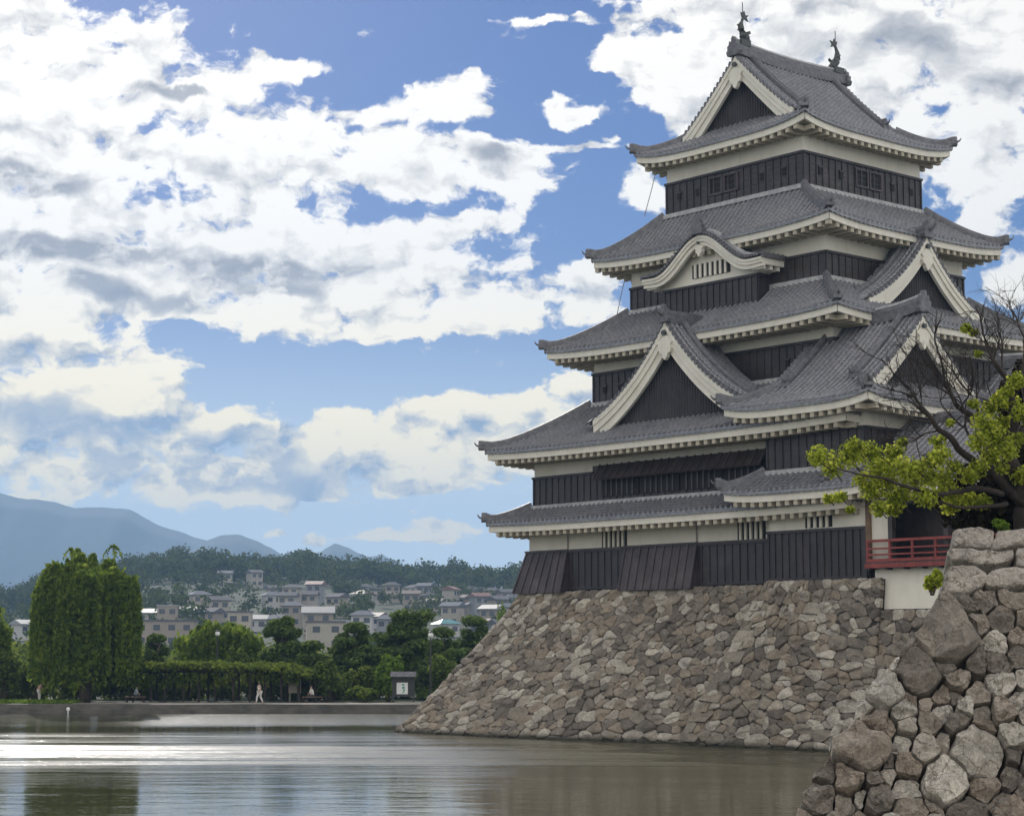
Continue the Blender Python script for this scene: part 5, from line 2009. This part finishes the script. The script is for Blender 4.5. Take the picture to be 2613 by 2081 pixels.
for x in (-.68, .68):
    q = MB()
    q.box(x - .06, x + .06, -.06, .06, 0, 1.75, T)
    q.build('post', 'metal_dark', nb_)
q = MB()
q.box(-.62, .62, -.04, .04, .35, 1.62, T)
q.build('back_board', 'metal_dark', nb_)
q = MB()
q.box(-.44, .30, -.07, -.045, .52, 1.28, T)
pn = q.build('sheet', 'sign_white', nb_)
for (x0, x1, z0, z1) in ((-.10, .08, 1.08, 1.2), (-.08, .10, .86, 1.03), (-.02, .12, .70, .84), (-.08, .06, .6, .68)):
    q = MB()
    q.prism([(x0, z0 + .02), (x1 - .03, z0), (x1, z1 - .03), ((x0 + x1) / 2, z1), (x0 + .02, z1 - .02)], -.085, -.07, lambda v: T(np.stack([v[:, 0], v[:, 2], v[:, 1]], -1)))
    q.build('print', 'sign_green', pn)
q = MB()
q.prism([(-.45, 1.66), (.45, 1.66), (.42, 1.74), (0, 2.0), (-.42, 1.74)], -.85, .85, lambda v: T(np.stack([v[:, 2], v[:, 0], v[:, 1]], -1)))
q.build('roof', 'ridge', nb_)
# mooring marker at the bank's edge
mk = MB()
a = at_fw(174, 1806, 125.9)
a[2] = 0
mk.tube([a + np.array((0, 0, z)) for z in (-.1, .16, .26, .36, .42)], [.05, .05, .12, .11, .04], 12)
tag(mk.build('marker_post', 'lamp_globe', smooth=True, loc0=a), 'small white round marker standing in the water at the bank edge', 'marker')


# ------------------------------------------------------------------ people on the bank
def person(label, u, fw, h, top, legs, pose, seed, face=0.0):
    o = at_fw(u, 1790, fw)
    o[2] = .605
    s = h / 1.7
    c, sn = math.cos(face), math.sin(face)
    fwd = RT * c + FW * sn
    sid = np.array((-fwd[1], fwd[0], 0))

    def W_(p):
        return o + (fwd * p[0] + sid * p[1]) * s + np.array((0, 0, p[2] * s))
    t = thing('person', label, 'person', o)
    if pose == 'sit':
        J = dict(pel=(0, 0, .46), chest=(.06, 0, .86), neck=(.09, 0, 1.02), head=(.12, 0, 1.14), top=(.13, 0, 1.26),
                 hl=(.03, .10, .44), hr=(.03, -.10, .44), kl=(.42, .12, .46), kr=(.42, -.12, .46), al=(.40, .12, .06), ar=(.40, -.12, .06), tl=(.55, .13, .03), tr=(.55, -.13, .03),
                 sl=(.07, .19, .96), sr=(.07, -.19, .96), el=(.16, .24, .70), er=(.16, -.24, .70), wl=(.36, .14, .56), wr=(.36, -.14, .56))
    else:
        st = .22 if pose == 'walk' else .04
        J = dict(pel=(0, 0, .94), chest=(.02, 0, 1.24), neck=(.02, 0, 1.44), head=(.04, 0, 1.55), top=(.04, 0, 1.67),
                 hl=(0, .10, .90), hr=(0, -.10, .90), kl=(st * .8, .11, .49), kr=(-st * .2, -.11, .49), al=(st, .11, .08), ar=(-st * 1.2, -.11, .10), tl=(st + .16, .12, .03), tr=(-st * 1.2 + .14, -.12, .04),
                 sl=(.02, .20, 1.38), sr=(.02, -.20, 1.38), el=(-st * .5, .26, 1.10), er=(st * .5, -.26, 1.10), wl=(-st * .3 + .08, .25, .86), wr=(st + .05, -.25, .90))
    Rr = dict(pel=.14, chest=.155, neck=.055, head=.095, top=.07, hl=.10, hr=.10, kl=.065, kr=.065, al=.045, ar=.045, tl=.035, tr=.035, sl=.07, sr=.07, el=.045, er=.045, wl=.032, wr=.032)

    def skin(name, keys, edges, m, grow=1.0):
        me = bpy.data.meshes.new(name)
        idx = {k_: i for i, k_ in enumerate(keys)}
        me.from_pydata([tuple(W_(J[k_]) - o) for k_ in keys], [(idx[a_], idx[b_]) for a_, b_ in edges], [])
        ob = bpy.data.objects.new(name, me)
        C.objects.link(ob)
        ob.parent = t
        md = ob.modifiers.new('skin', 'SKIN')
        for i, k_ in enumerate(keys):
            me.skin_vertices[0].data[i].radius = (Rr[k_] * s * grow,) * 2
        me.skin_vertices[0].data[0].use_root = True
        ob.modifiers.new('sub', 'SUBSURF').levels = 1
        ob.modifiers['sub'].render_levels = 1
        me.materials.append(M[m])
        WORLD[ob.name] = o
        return ob
    skin('body', list(J), [('pel', 'chest'), ('chest', 'neck'), ('neck', 'head'), ('head', 'top'), ('pel', 'hl'), ('pel', 'hr'), ('hl', 'kl'), ('hr', 'kr'), ('kl', 'al'), ('kr', 'ar'), ('al', 'tl'), ('ar', 'tr'),
                           ('chest', 'sl'), ('chest', 'sr'), ('sl', 'el'), ('sr', 'er'), ('el', 'wl'), ('er', 'wr')], 'skin')
    skin('shirt', ['pel', 'chest', 'sl', 'sr', 'el', 'er'], [('pel', 'chest'), ('chest', 'sl'), ('chest', 'sr'), ('sl', 'el'), ('sr', 'er')], top, 1.14)
    skin('trousers', ['pel', 'hl', 'hr', 'kl', 'kr', 'al', 'ar'], [('pel', 'hl'), ('pel', 'hr'), ('hl', 'kl'), ('hr', 'kr'), ('kl', 'al'), ('kr', 'ar')], legs, 1.2)
    hr_ = MB()
    hc = W_(J['top'])
    hr_.tube([hc + np.array((0, 0, z)) * s for z in (-.10, -.05, .0, .045, .06)], np.array([.085, .108, .108, .075, .02]) * s, 10)
    hr_.build('hair', 'hair', t, smooth=True)


person('person in pale clothes walking along the path before the pergola', 662, 128.4, 1.32, 'cloth_pale', 'cloth_pale', 'walk', 1, 2.8)
person('person in a pink top standing behind the lawn beside the willow', 100, 133.5, 1.30, 'cloth_pink', 'cloth_pale', 'stand', 2, 1.0)
person('person in a pale blue top sitting at the pergola near the willow', 345, 131.5, 1.45, 'cloth_blue', 'cloth_dark', 'sit', 3, .2)
person('person in a pale top sitting at the low end of the pergola', 797, 131.5, 1.45, 'cloth_pale', 'cloth_dark', 'sit', 4, 3.0)
for u, lab in ((345, 'low wooden bench at the pergola near the willow'), (797, 'low wooden bench at the low end of the pergola')):
    o = at_fw(u, 1790, 131.5)
    o[2] = .59
    T = lambda v, o=o: o + v[:, :1] * RT + v[:, 1:2] * FW + v[:, 2:3] * np.array((0, 0, 1.0))
    bt = thing('park_bench', lab, 'bench', o, 'benches along the pergola')
    q = MB()
    q.box(-.7, .7, -.2, .2, .31, .36, T)
    q.build('seat', 'brown', bt)
    for x in (-.55, .55):
        q = MB()
        q.box(x - .05, x + .05, -.16, .16, 0, .31, T)
        q.build('leg', 'bark', bt)

# ------------------------------------------------------------------ the town on the hill
roofs = {
    'grey tiled': simple('grey house roof', (0.07, 0.07, 0.08), (0.11, 0.11, 0.12), .6, .85),
    'blue grey': simple('blue grey house roof', (0.085, 0.095, 0.12), (0.12, 0.13, 0.155), .6, .8),
    'brown': simple('brown house roof', (0.085, 0.062, 0.052), (0.125, 0.092, 0.078), .6, .6),
    'dull red': simple('dull red house roof', (0.15, 0.078, 0.06), (0.20, 0.105, 0.085), .6, .6),
    'pale metal': simple('pale metal house roof', (0.24, 0.24, 0.24), (0.30, 0.30, 0.30), .6, .5),
    'teal': simple('teal house roof', (0.05, 0.19, 0.20), (0.065, 0.23, 0.245), .6, .4),
}
walls = {
    'cream': simple('cream house wall', (0.30, 0.27, 0.23), (0.37, 0.34, 0.29), .4, .9),
    'white': simple('white house wall', (0.40, 0.39, 0.375), (0.47, 0.46, 0.45), .4, .9),
    'beige': simple('beige house wall', (0.24, 0.205, 0.17), (0.30, 0.26, 0.22), .4, .9),
    'grey': simple('grey house wall', (0.20, 0.20, 0.21), (0.26, 0.26, 0.27), .4, .9),
}


def house(label, u, v, wpx, fw, storeys, roof, wallc, kind, rot, group, name='house', cat='house'):
    fs = np.arange(max(345, fw - 150), min(880, fw + 150), 2.0)     # stand where the slope carries a house of this height
    hh = 2.9 * storeys + .4
    Q = np.array([at_fw(u, v, f) for f in fs])
    gap = np.abs(ground_z((Q - CAM) @ RT, fs) + hh - Q[:, 2]) + .004 * np.abs(fs - fw)
    fw = float(fs[int(np.argmin(gap))])
    p = at_fw(u, v, fw)
    r = float((p - CAM) @ RT)
    gz = float(ground_z(np.array([r]), np.array([fw]))[0])
    o = loc(r, fw, gz)
    w = max(2.6, wpx / FPX * fw / 2)
    d = w * .8 if kind != 'flat' else w * .6
    h = 2.9 * storeys + .4
    zt = min(max(p[2] - gz, 3.0), 2.9 * storeys + 1.6)      # up to the height where it shows
    storeys = max(1, min(storeys, int(zt / 2.8)))
    c, sn = math.cos(rot), math.sin(rot)
    ax, ay = RT * c + FW * sn, -RT * sn + FW * c

    def T(v_):
        return o + v_[:, :1] * ax + v_[:, 1:2] * ay + v_[:, 2:3] * np.array((0, 0, 1.0))
    t = thing(name, label, cat, o, group)
    q = MB()
    q.box(-w, w, -d, d, -1.5, zt, T)
    q.build('wall', walls[wallc], t)
    q = MB()
    if kind == 'flat':
        q.box(-w - .2, w + .2, -d - .2, d + .2, zt + .002, zt + .35, T)
    else:
        e, rh_ = .7, w * .42
        if kind == 'gable':
            q.prism([(-d - e, zt - .25), (d + e, zt - .25), (d + e, zt - .05), (0, zt + rh_), (-d - e, zt - .05)], -w - .5, w + .5, lambda v_: T(np.stack([v_[:, 2], v_[:, 0], v_[:, 1]], -1)))
        else:
            k_ = w * .45
            V = T(np.array([(-w - e, -d - e, zt - .1), (w + e, -d - e, zt - .1), (w + e, d + e, zt - .1), (-w - e, d + e, zt - .1), (-k_, 0, zt + rh_), (k_, 0, zt + rh_)]))
            q.add(V, [(0, 1, 5, 4), (2, 3, 4, 5), (1, 2, 5), (3, 0, 4), (3, 2, 1, 0)])
    q.build('roof', roofs[roof], t)
    n = max(2, int(w * 2 / 3.2))
    for s in range(storeys):
        zb = zt - 2.9 * (s + 1) + .9
        for i in range(n):
            x = -w + 2 * w * (i + .5) / n
            q = MB()
            q.box(x - .75, x + .75, -d - .06, -d + .05, zb, zb + 1.25, T)
            q.build('window', 'window_dark', t)
    return t


# named singles first
house('long cream apartment block of four storeys below the hill', 830, 1588, 95, 470, 4, 'grey tiled', 'cream', 'flat', .15, None, 'apartment_block', 'apartment block')
house('pale flat-roofed block with a bright metal roof over the low willow', 812, 1562, 75, 520, 2, 'pale metal', 'beige', 'gable', .1, None, 'apartment_block', 'apartment block')
house('low hall with a teal roof beyond the pines', 1140, 1590, 48, 400, 1, 'teal', 'white', 'hip', .5, None)
house('broad flat cream block behind the small garden pine', 425, 1585, 150, 430, 2, 'grey tiled', 'beige', 'flat', .05, None, 'apartment_block', 'apartment block')
house('house with a bright metal roof between the willow and the hill', 378, 1562, 42, 430, 1, 'pale metal', 'cream', 'gable', .0, None)
house('pale boxy house with a shining flat roof above the cream block', 428, 1546, 38, 480, 2, 'pale metal', 'beige', 'flat', .1, None)
house('low house with a shining roof beside the boxy pale house', 486, 1556, 36, 460, 1, 'pale metal', 'grey', 'gable', .1, None)
house('tall narrow cream tower block behind the low willow', 613, 1562, 26, 430, 3, 'grey tiled', 'cream', 'flat', 0, None, 'apartment_block', 'apartment block')
house('white house with a gleaming slanted roof behind the big willow', 62, 1578, 32, 380, 1, 'pale metal', 'white', 'gable', .9, None)
house('bright metal shed roof behind the first flat-padded pine', 835, 1606, 40, 380, 1, 'pale metal', 'beige', 'gable', .3, None)
house('low house with a shining roof right above the low willow', 655, 1578, 34, 410, 1, 'pale metal', 'white', 'gable', .1, None)
house('house with a dull red gabled roof high on the slope', 1150, 1503, 40, 640, 2, 'dull red', 'cream', 'gable', 1.25, None)
rows = [('highest hillside row', [(700, 1500), (745, 1498), (805, 1490), (880, 1488), (920, 1496), (1000, 1492), (1055, 1498), (1085, 1494), (1200, 1502), (1245, 1506), (1290, 1510), (1330, 1508)], 690),
        ('second hillside row', [(695, 1518), (735, 1519), (790, 1516), (860, 1522), (925, 1514), (975, 1516), (1050, 1514), (1095, 1518), (1175, 1524), (1225, 1520), (1270, 1528), (1310, 1524)], 600),
        ('third hillside row', [(560, 1530), (745, 1544), (1110, 1534), (1155, 1545), (1210, 1542), (1255, 1552), (1300, 1548), (465, 1514), (510, 1516)], 540),
        ('lowest town row', [(700, 1578), (925, 1568), (960, 1572), (990, 1578), (1230, 1588), (1280, 1590), (540, 1560), (875, 1592)], 440),
        ('wooded hilltop', [(575, 1462), (650, 1460), (768, 1446)], 780)]
hr2 = np.random.default_rng(77)
ORD = ['first', 'second', 'third', 'fourth', 'fifth', 'sixth', 'seventh', 'eighth', 'ninth', 'tenth', 'eleventh', 'twelfth']
for rn, lst, fw in rows:
    lst = sorted(lst)
    for i, (u, v) in enumerate(lst):
        rf = hr2.choice(['grey tiled', 'blue grey', 'brown', 'grey tiled', 'dull red', 'pale metal'], p=[.34, .26, .14, .12, .06, .08])
        wc = hr2.choice(list(walls), p=[.4, .15, .28, .17])
        st = int(hr2.choice([1, 2], p=[.3, .7]))
        kd = str(hr2.choice(['gable', 'hip'], p=[.6, .4]))
        house(f'{wc} house, {rf} {kd} roof, {ORD[i]} from the willow in the {rn}', u, v, hr2.uniform(25, 38), fw + hr2.uniform(-25, 25), st, str(rf), str(wc), kd, hr2.uniform(-.7, .7), 'houses on the hillside')

# woods on and around the hill
wd = MB()
rw = np.random.default_rng(91)


def far_tree(c, rad, h, k, size):
    n = 4
    for i in range(n):
        o = rw.normal(size=3) * np.array((rad * .42, rad * .42, h * .10))
        clump(wd, c + np.array((0, 0, h * .62)) + o, (rad * .68, rad * .68, h * .34), k // n, size, rw, .2, 1.3, .3)


for i in range(700):
    f = rw.uniform(790, 960)
    r = rw.uniform(-330, 230)
    if r > 40 and rw.random() < .35:
        continue
    far_tree(loc(r * f / 900, f, ground_z(np.array([r * f / 900]), np.array([f]))[0] - 1), rw.uniform(3.8, 7.0), rw.uniform(8, 14), 300, 1.0)
for i in range(460):
    f = rw.uniform(360, 790)
    r = rw.uniform(-.36, .16) * f
    u = CXP + r / f * FPX
    v = 1650 - (ground_z(np.array([r]), np.array([f]))[0] - 4.2) / f * FPX
    dense = .62 if 600 < u < 1340 and v > 1475 else .95
    if 380 < u < 700 and v < 1560:
        dense = 1.0
    if rw.random() > dense:
        continue
    far_tree(loc(r, f, ground_z(np.array([r]), np.array([f]))[0] - .5), rw.uniform(2.8, 5.5), rw.uniform(5, 9) if f > 520 else rw.uniform(3, 5.5), 170, .8)
wd.build('hill_woods', 'wood_far', kind='stuff')
# belt of park trees right behind the pines and pergola
bw_ = MB()
wd = bw_
for i in range(130):
    f = rw.uniform(160, 235)
    r = rw.uniform(-.275, .02) * f
    hmax = 4.0 if CXP + r / f * FPX > 350 else 5.0
    far_tree(loc(r, f, .5), rw.uniform(1.6, 3.0), rw.uniform(.5, 1.0) * hmax, 220, .42)
bw_.build('park_shrubbery', 'shrub', kind='stuff')

# bare tree standing behind the castle
bt = thing('bare_tree', 'leafless grey tree top showing behind the roof beside the sky', 'tree', at_fw(2570, 1500, 130))
rt_ = np.random.default_rng(17)


def twigs(mb, p, d, L, r, lev, rng, spread=.6, n=3, up=.15):
    d = d / np.linalg.norm(d)
    P = [p]
    m_ = 5
    for i in range(m_):
        d = d + rng.normal(size=3) * .13 + np.array((0, 0, up * .12))
        d /= np.linalg.norm(d)
        P.append(P[-1] + d * L / m_)
    mb.tube(P, np.linspace(r, r * .5, m_ + 1), 5 if lev > 1 else 4)
    if lev <= 0:
        return
    for i in range(n):
        q = P[2 + int(rng.integers(0, m_ - 1))]
        nd_ = d + rng.normal(size=3) * spread
        nd_[2] += up
        twigs(mb, q, nd_, L * rng.uniform(.55, .8), r * .55, lev - 1, rng, spread, n, up)


mb = MB()
b0 = at_fw(2580, 1500, 130)
b0[2] = 0
tt_ = at_fw(2580, 850, 130)
mb.tube([b0, (b0 + tt_) / 2, tt_], [.3, .2, .10], 8)
for i in range(9):
    twigs(mb, tt_ - np.array((0, 0, rt_.uniform(0, 1.5))), RT * rt_.normal() * .7 + np.array((0, 0, 1.0)), rt_.uniform(1.6, 2.8), .06, 3, rt_, .5, 3)
mb.build('trunk', 'bark2', bt, smooth=True)

# ------------------------------------------------------------------ the tree on the near wall
nt_ = thing('leafy_tree', 'dark twisted tree with bright lime green leaves on top of the near wall', 'tree', at_fw(2570, 1360, 36.5))
rn = np.random.default_rng(29)
FT = 36.5


def q3(dx, dy, f=FT):
    """point at D-print coordinates on the tree's own plane"""
    return at_fw(dx * 2613 / 2156, dy * 2613 / 2156, f)


tb, lm, lfm = MB(), MB(), MB()


def limb(pts, r0, r1, wig=.03):
    P = np.array([q3(x, y, FT + f) for x, y, f in pts])
    t = np.linspace(0, 1, len(P))
    tt = np.linspace(0, 1, len(P) * 4)
    Q = np.stack([np.interp(tt, t, P[:, i]) for i in range(3)], -1)
    Q[1:-1] += rn.normal(size=(len(Q) - 2, 3)) * wig
    Q[1:-1] = (Q[:-2] + 2 * Q[1:-1] + Q[2:]) / 4
    tb.tube(Q, np.linspace(r0, r1, len(Q)) * .62, 9)
    return Q


limb([(2185, 1200, .6), (2165, 1100, .4), (2145, 1020, .2), (2120, 960, 0)], .42, .26)
limb([(2160, 1060, .2), (2100, 1010, 0), (2040, 965, -.2), (1990, 915, -.3), (1950, 870, -.4), (1915, 820, -.5)], .17, .03)
limb([(2125, 980, 0), (2105, 920, .2), (2060, 880, .4), (2010, 850, .3), (1985, 800, .2), (1975, 740, .2)], .15, .025)
limb([(2130, 970, 0), (2140, 880, -.2), (2120, 800, -.3), (2090, 760, -.4), (2070, 700, -.4)], .16, .02)
limb([(2140, 940, 0), (2165, 860, .3), (2150, 780, .4), (2170, 700, .5)], .15, .02)
limb([(2110, 1040, -.1), (2040, 1030, -.5), (1980, 1040, -.8), (1900, 1020, -1.0), (1820, 1000, -1.1), (1760, 985, -1.1)], .10, .015)
limb([(2120, 1060, .1), (2060, 1070, -.3), (2000, 1060, -.7), (1930, 1050, -.9)], .08, .015)
limb([(2140, 1020, 0), (2085, 980, .5), (2030, 900, .8), (2040, 830, .9)], .09, .015)
for (x, y, dx, dy, L, lev, n) in ((1915, 820, -.7, .6, .55, 3, 3), (1950, 870, -.8, .5, .6, 3, 3), (1990, 915, -.7, .7, .6, 3, 3), (1985, 800, -.5, .8, .6, 3, 3), (1975, 745, -.2, 1, .5, 3, 3), (2010, 850, -.3, 1, .6, 3, 3),
                                  (2060, 880, -.2, 1, .6, 3, 3), (2090, 760, .3, 1, .5, 3, 3), (2070, 705, -.2, 1, .5, 3, 3), (2120, 800, -.6, .8, .6, 3, 3), (2150, 780, .4, 1, .6, 3, 3), (2040, 830, -.1, 1, .5, 3, 3),
                                  (2030, 900, -.8, .5, .6, 3, 3), (2140, 880, -.7, .7, .7, 3, 3), (2160, 720, -.3, 1, .6, 3, 3), (1960, 890, -1, .1, .6, 3, 3), (2100, 920, -.9, .3, .7, 3, 3),
                                  (1940, 850, -.3, 1, .6, 3, 4), (1970, 890, -.5, .8, .6, 3, 4), (1925, 835, -1, .2, .5, 3, 4), (2000, 830, -.9, .5, .6, 3, 4), (2020, 860, .3, 1, .6, 3, 4), (1980, 905, -1, -.1, .6, 3, 4), (2050, 900, -.5, .9, .7, 3, 4), (2085, 745, -.7, .8, .5, 3, 4), (2110, 790, .2, 1, .6, 3, 4), (2045, 830, -.7, .7, .6, 3, 4)):
    twigs(lm, q3(x, y, FT + rn.uniform(-.4, .4)), RT * dx + FW * rn.normal() * .4 + np.array((0, 0, dy)), L * 1.15, .022, lev, rn, .55, n, .12)
LEAFC = [(1725, 960, 26), (1750, 985, 24), (1785, 960, 30), (1800, 940, 22), (1830, 955, 30), (1850, 990, 34), (1885, 950, 22), (1870, 1015, 36), (1905, 985, 30), (1925, 1020, 34), (1890, 1045, 30), (1835, 1030, 26), (1850, 1070, 18), (1770, 1045, 14), (1745, 1050, 12), (1790, 1072, 9),
         (1950, 1045, 28), (1880, 1070, 18), (1960, 1000, 30), (1985, 1010, 26), (1980, 960, 24), (1975, 930, 18), (2005, 1040, 26), (2040, 1050, 24), (2070, 1055, 18), (2010, 985, 18), (2000, 1065, 20),
         (2085, 860, 22), (2070, 890, 26), (2095, 920, 30), (2060, 930, 22), (2110, 890, 20), (2120, 950, 24), (2060, 985, 22), (2140, 925, 18), (2130, 850, 20), (2050, 850, 12), (2035, 690, 12), (2050, 700, 10), (2060, 745, 8), (2150, 1000, 24), (2000, 890, 8), (1900, 930, 10), (2110, 985, 14), (2140, 800, 20), (2118, 825, 16), (2150, 870, 24), (2100, 840, 14), (2085, 960, 20), (2040, 1000, 20), (1960, 970, 16), (1930, 985, 20), (1870, 975, 22), (1815, 1010, 20)]
for (x, y, r) in LEAFC:
    c = q3(x, y, FT + rn.uniform(-1.0, .2))
    rad = r * 1.212 / FPX * FT * 1.15
    clump(lfm, c, (rad, rad, rad * .85), int(34 + r * 11), .056, rn, .05, 1.25, .25)
    twigs(lm, c - np.array((0, 0, rad)) + RT * rad * .8, -RT * .8 + np.array((0, 0, .9)), rad * 2.0, .012, 1, rn, .5, 3)
tk = tb.build('trunk', 'bark', nt_, smooth=True)
lm.build('twig', 'bark', tk)
lfm.build('crown', 'lime', nt_)
# dark evergreen mass round the trunk's foot, low plants in the wall
shrub('dark evergreen shrub filling the space under the leafy tree', 2380, 2760, 1130, 1400, 38.0, 63, 'dark_leaf', 9000, .085, 'evergreen_shrub', 'shrub', None, None, 16)
shrub('dark evergreen bush around the trunk of the leafy tree', 2470, 2830, 1010, 1330, 39.0, 64, 'dark_leaf', 8000, .085, 'evergreen_shrub', 'shrub', None, None, 14)
shrub('dark leafy thicket in the upper branches at the edge of the picture', 2545, 2700, 900, 1120, 38.5, 67, 'dark_leaf', 3600, .075, 'evergreen_shrub', 'shrub', None, None, 16)
shrub('small yellow green tuft growing beside the upper boulder of the near wall', 2350, 2405, 1445, 1518, 33.2, 65, 'lime', 420, .055, 'wall_plant', 'plant', None, None, 7)
shrub('tiny bright bush on top of the near wall behind the coping stones', 2530, 2575, 1318, 1358, 35.0, 66, 'grass', 330, .05, 'wall_plant', 'plant', None, None, 5)

# ------------------------------------------------------------------ the air
hz = MB()
hz.hexa([loc(-5200, -260, -1.6), loc(5200, -260, -1.6), loc(5200, 6300, -1.6), loc(-5200, 6300, -1.6), loc(-5200, -260, 430), loc(5200, -260, 430), loc(5200, 6300, 430), loc(-5200, 6300, 430)])
hm = bpy.data.materials.new('haze')
hm.use_nodes = True
hm.node_tree.nodes.clear()
pv = hm.node_tree.nodes.new('ShaderNodeVolumePrincipled')
pv.inputs['Color'].default_value = (0.40, 0.64, 1.0, 1)
pv.inputs['Density'].default_value = 0.00023
pv.inputs['Anisotropy'].default_value = 0.15
ho_ = hm.node_tree.nodes.new('ShaderNodeOutputMaterial')
hm.node_tree.links.new(pv.outputs[0], ho_.inputs['Volume'])
hz.build('haze', hm, kind='stuff')
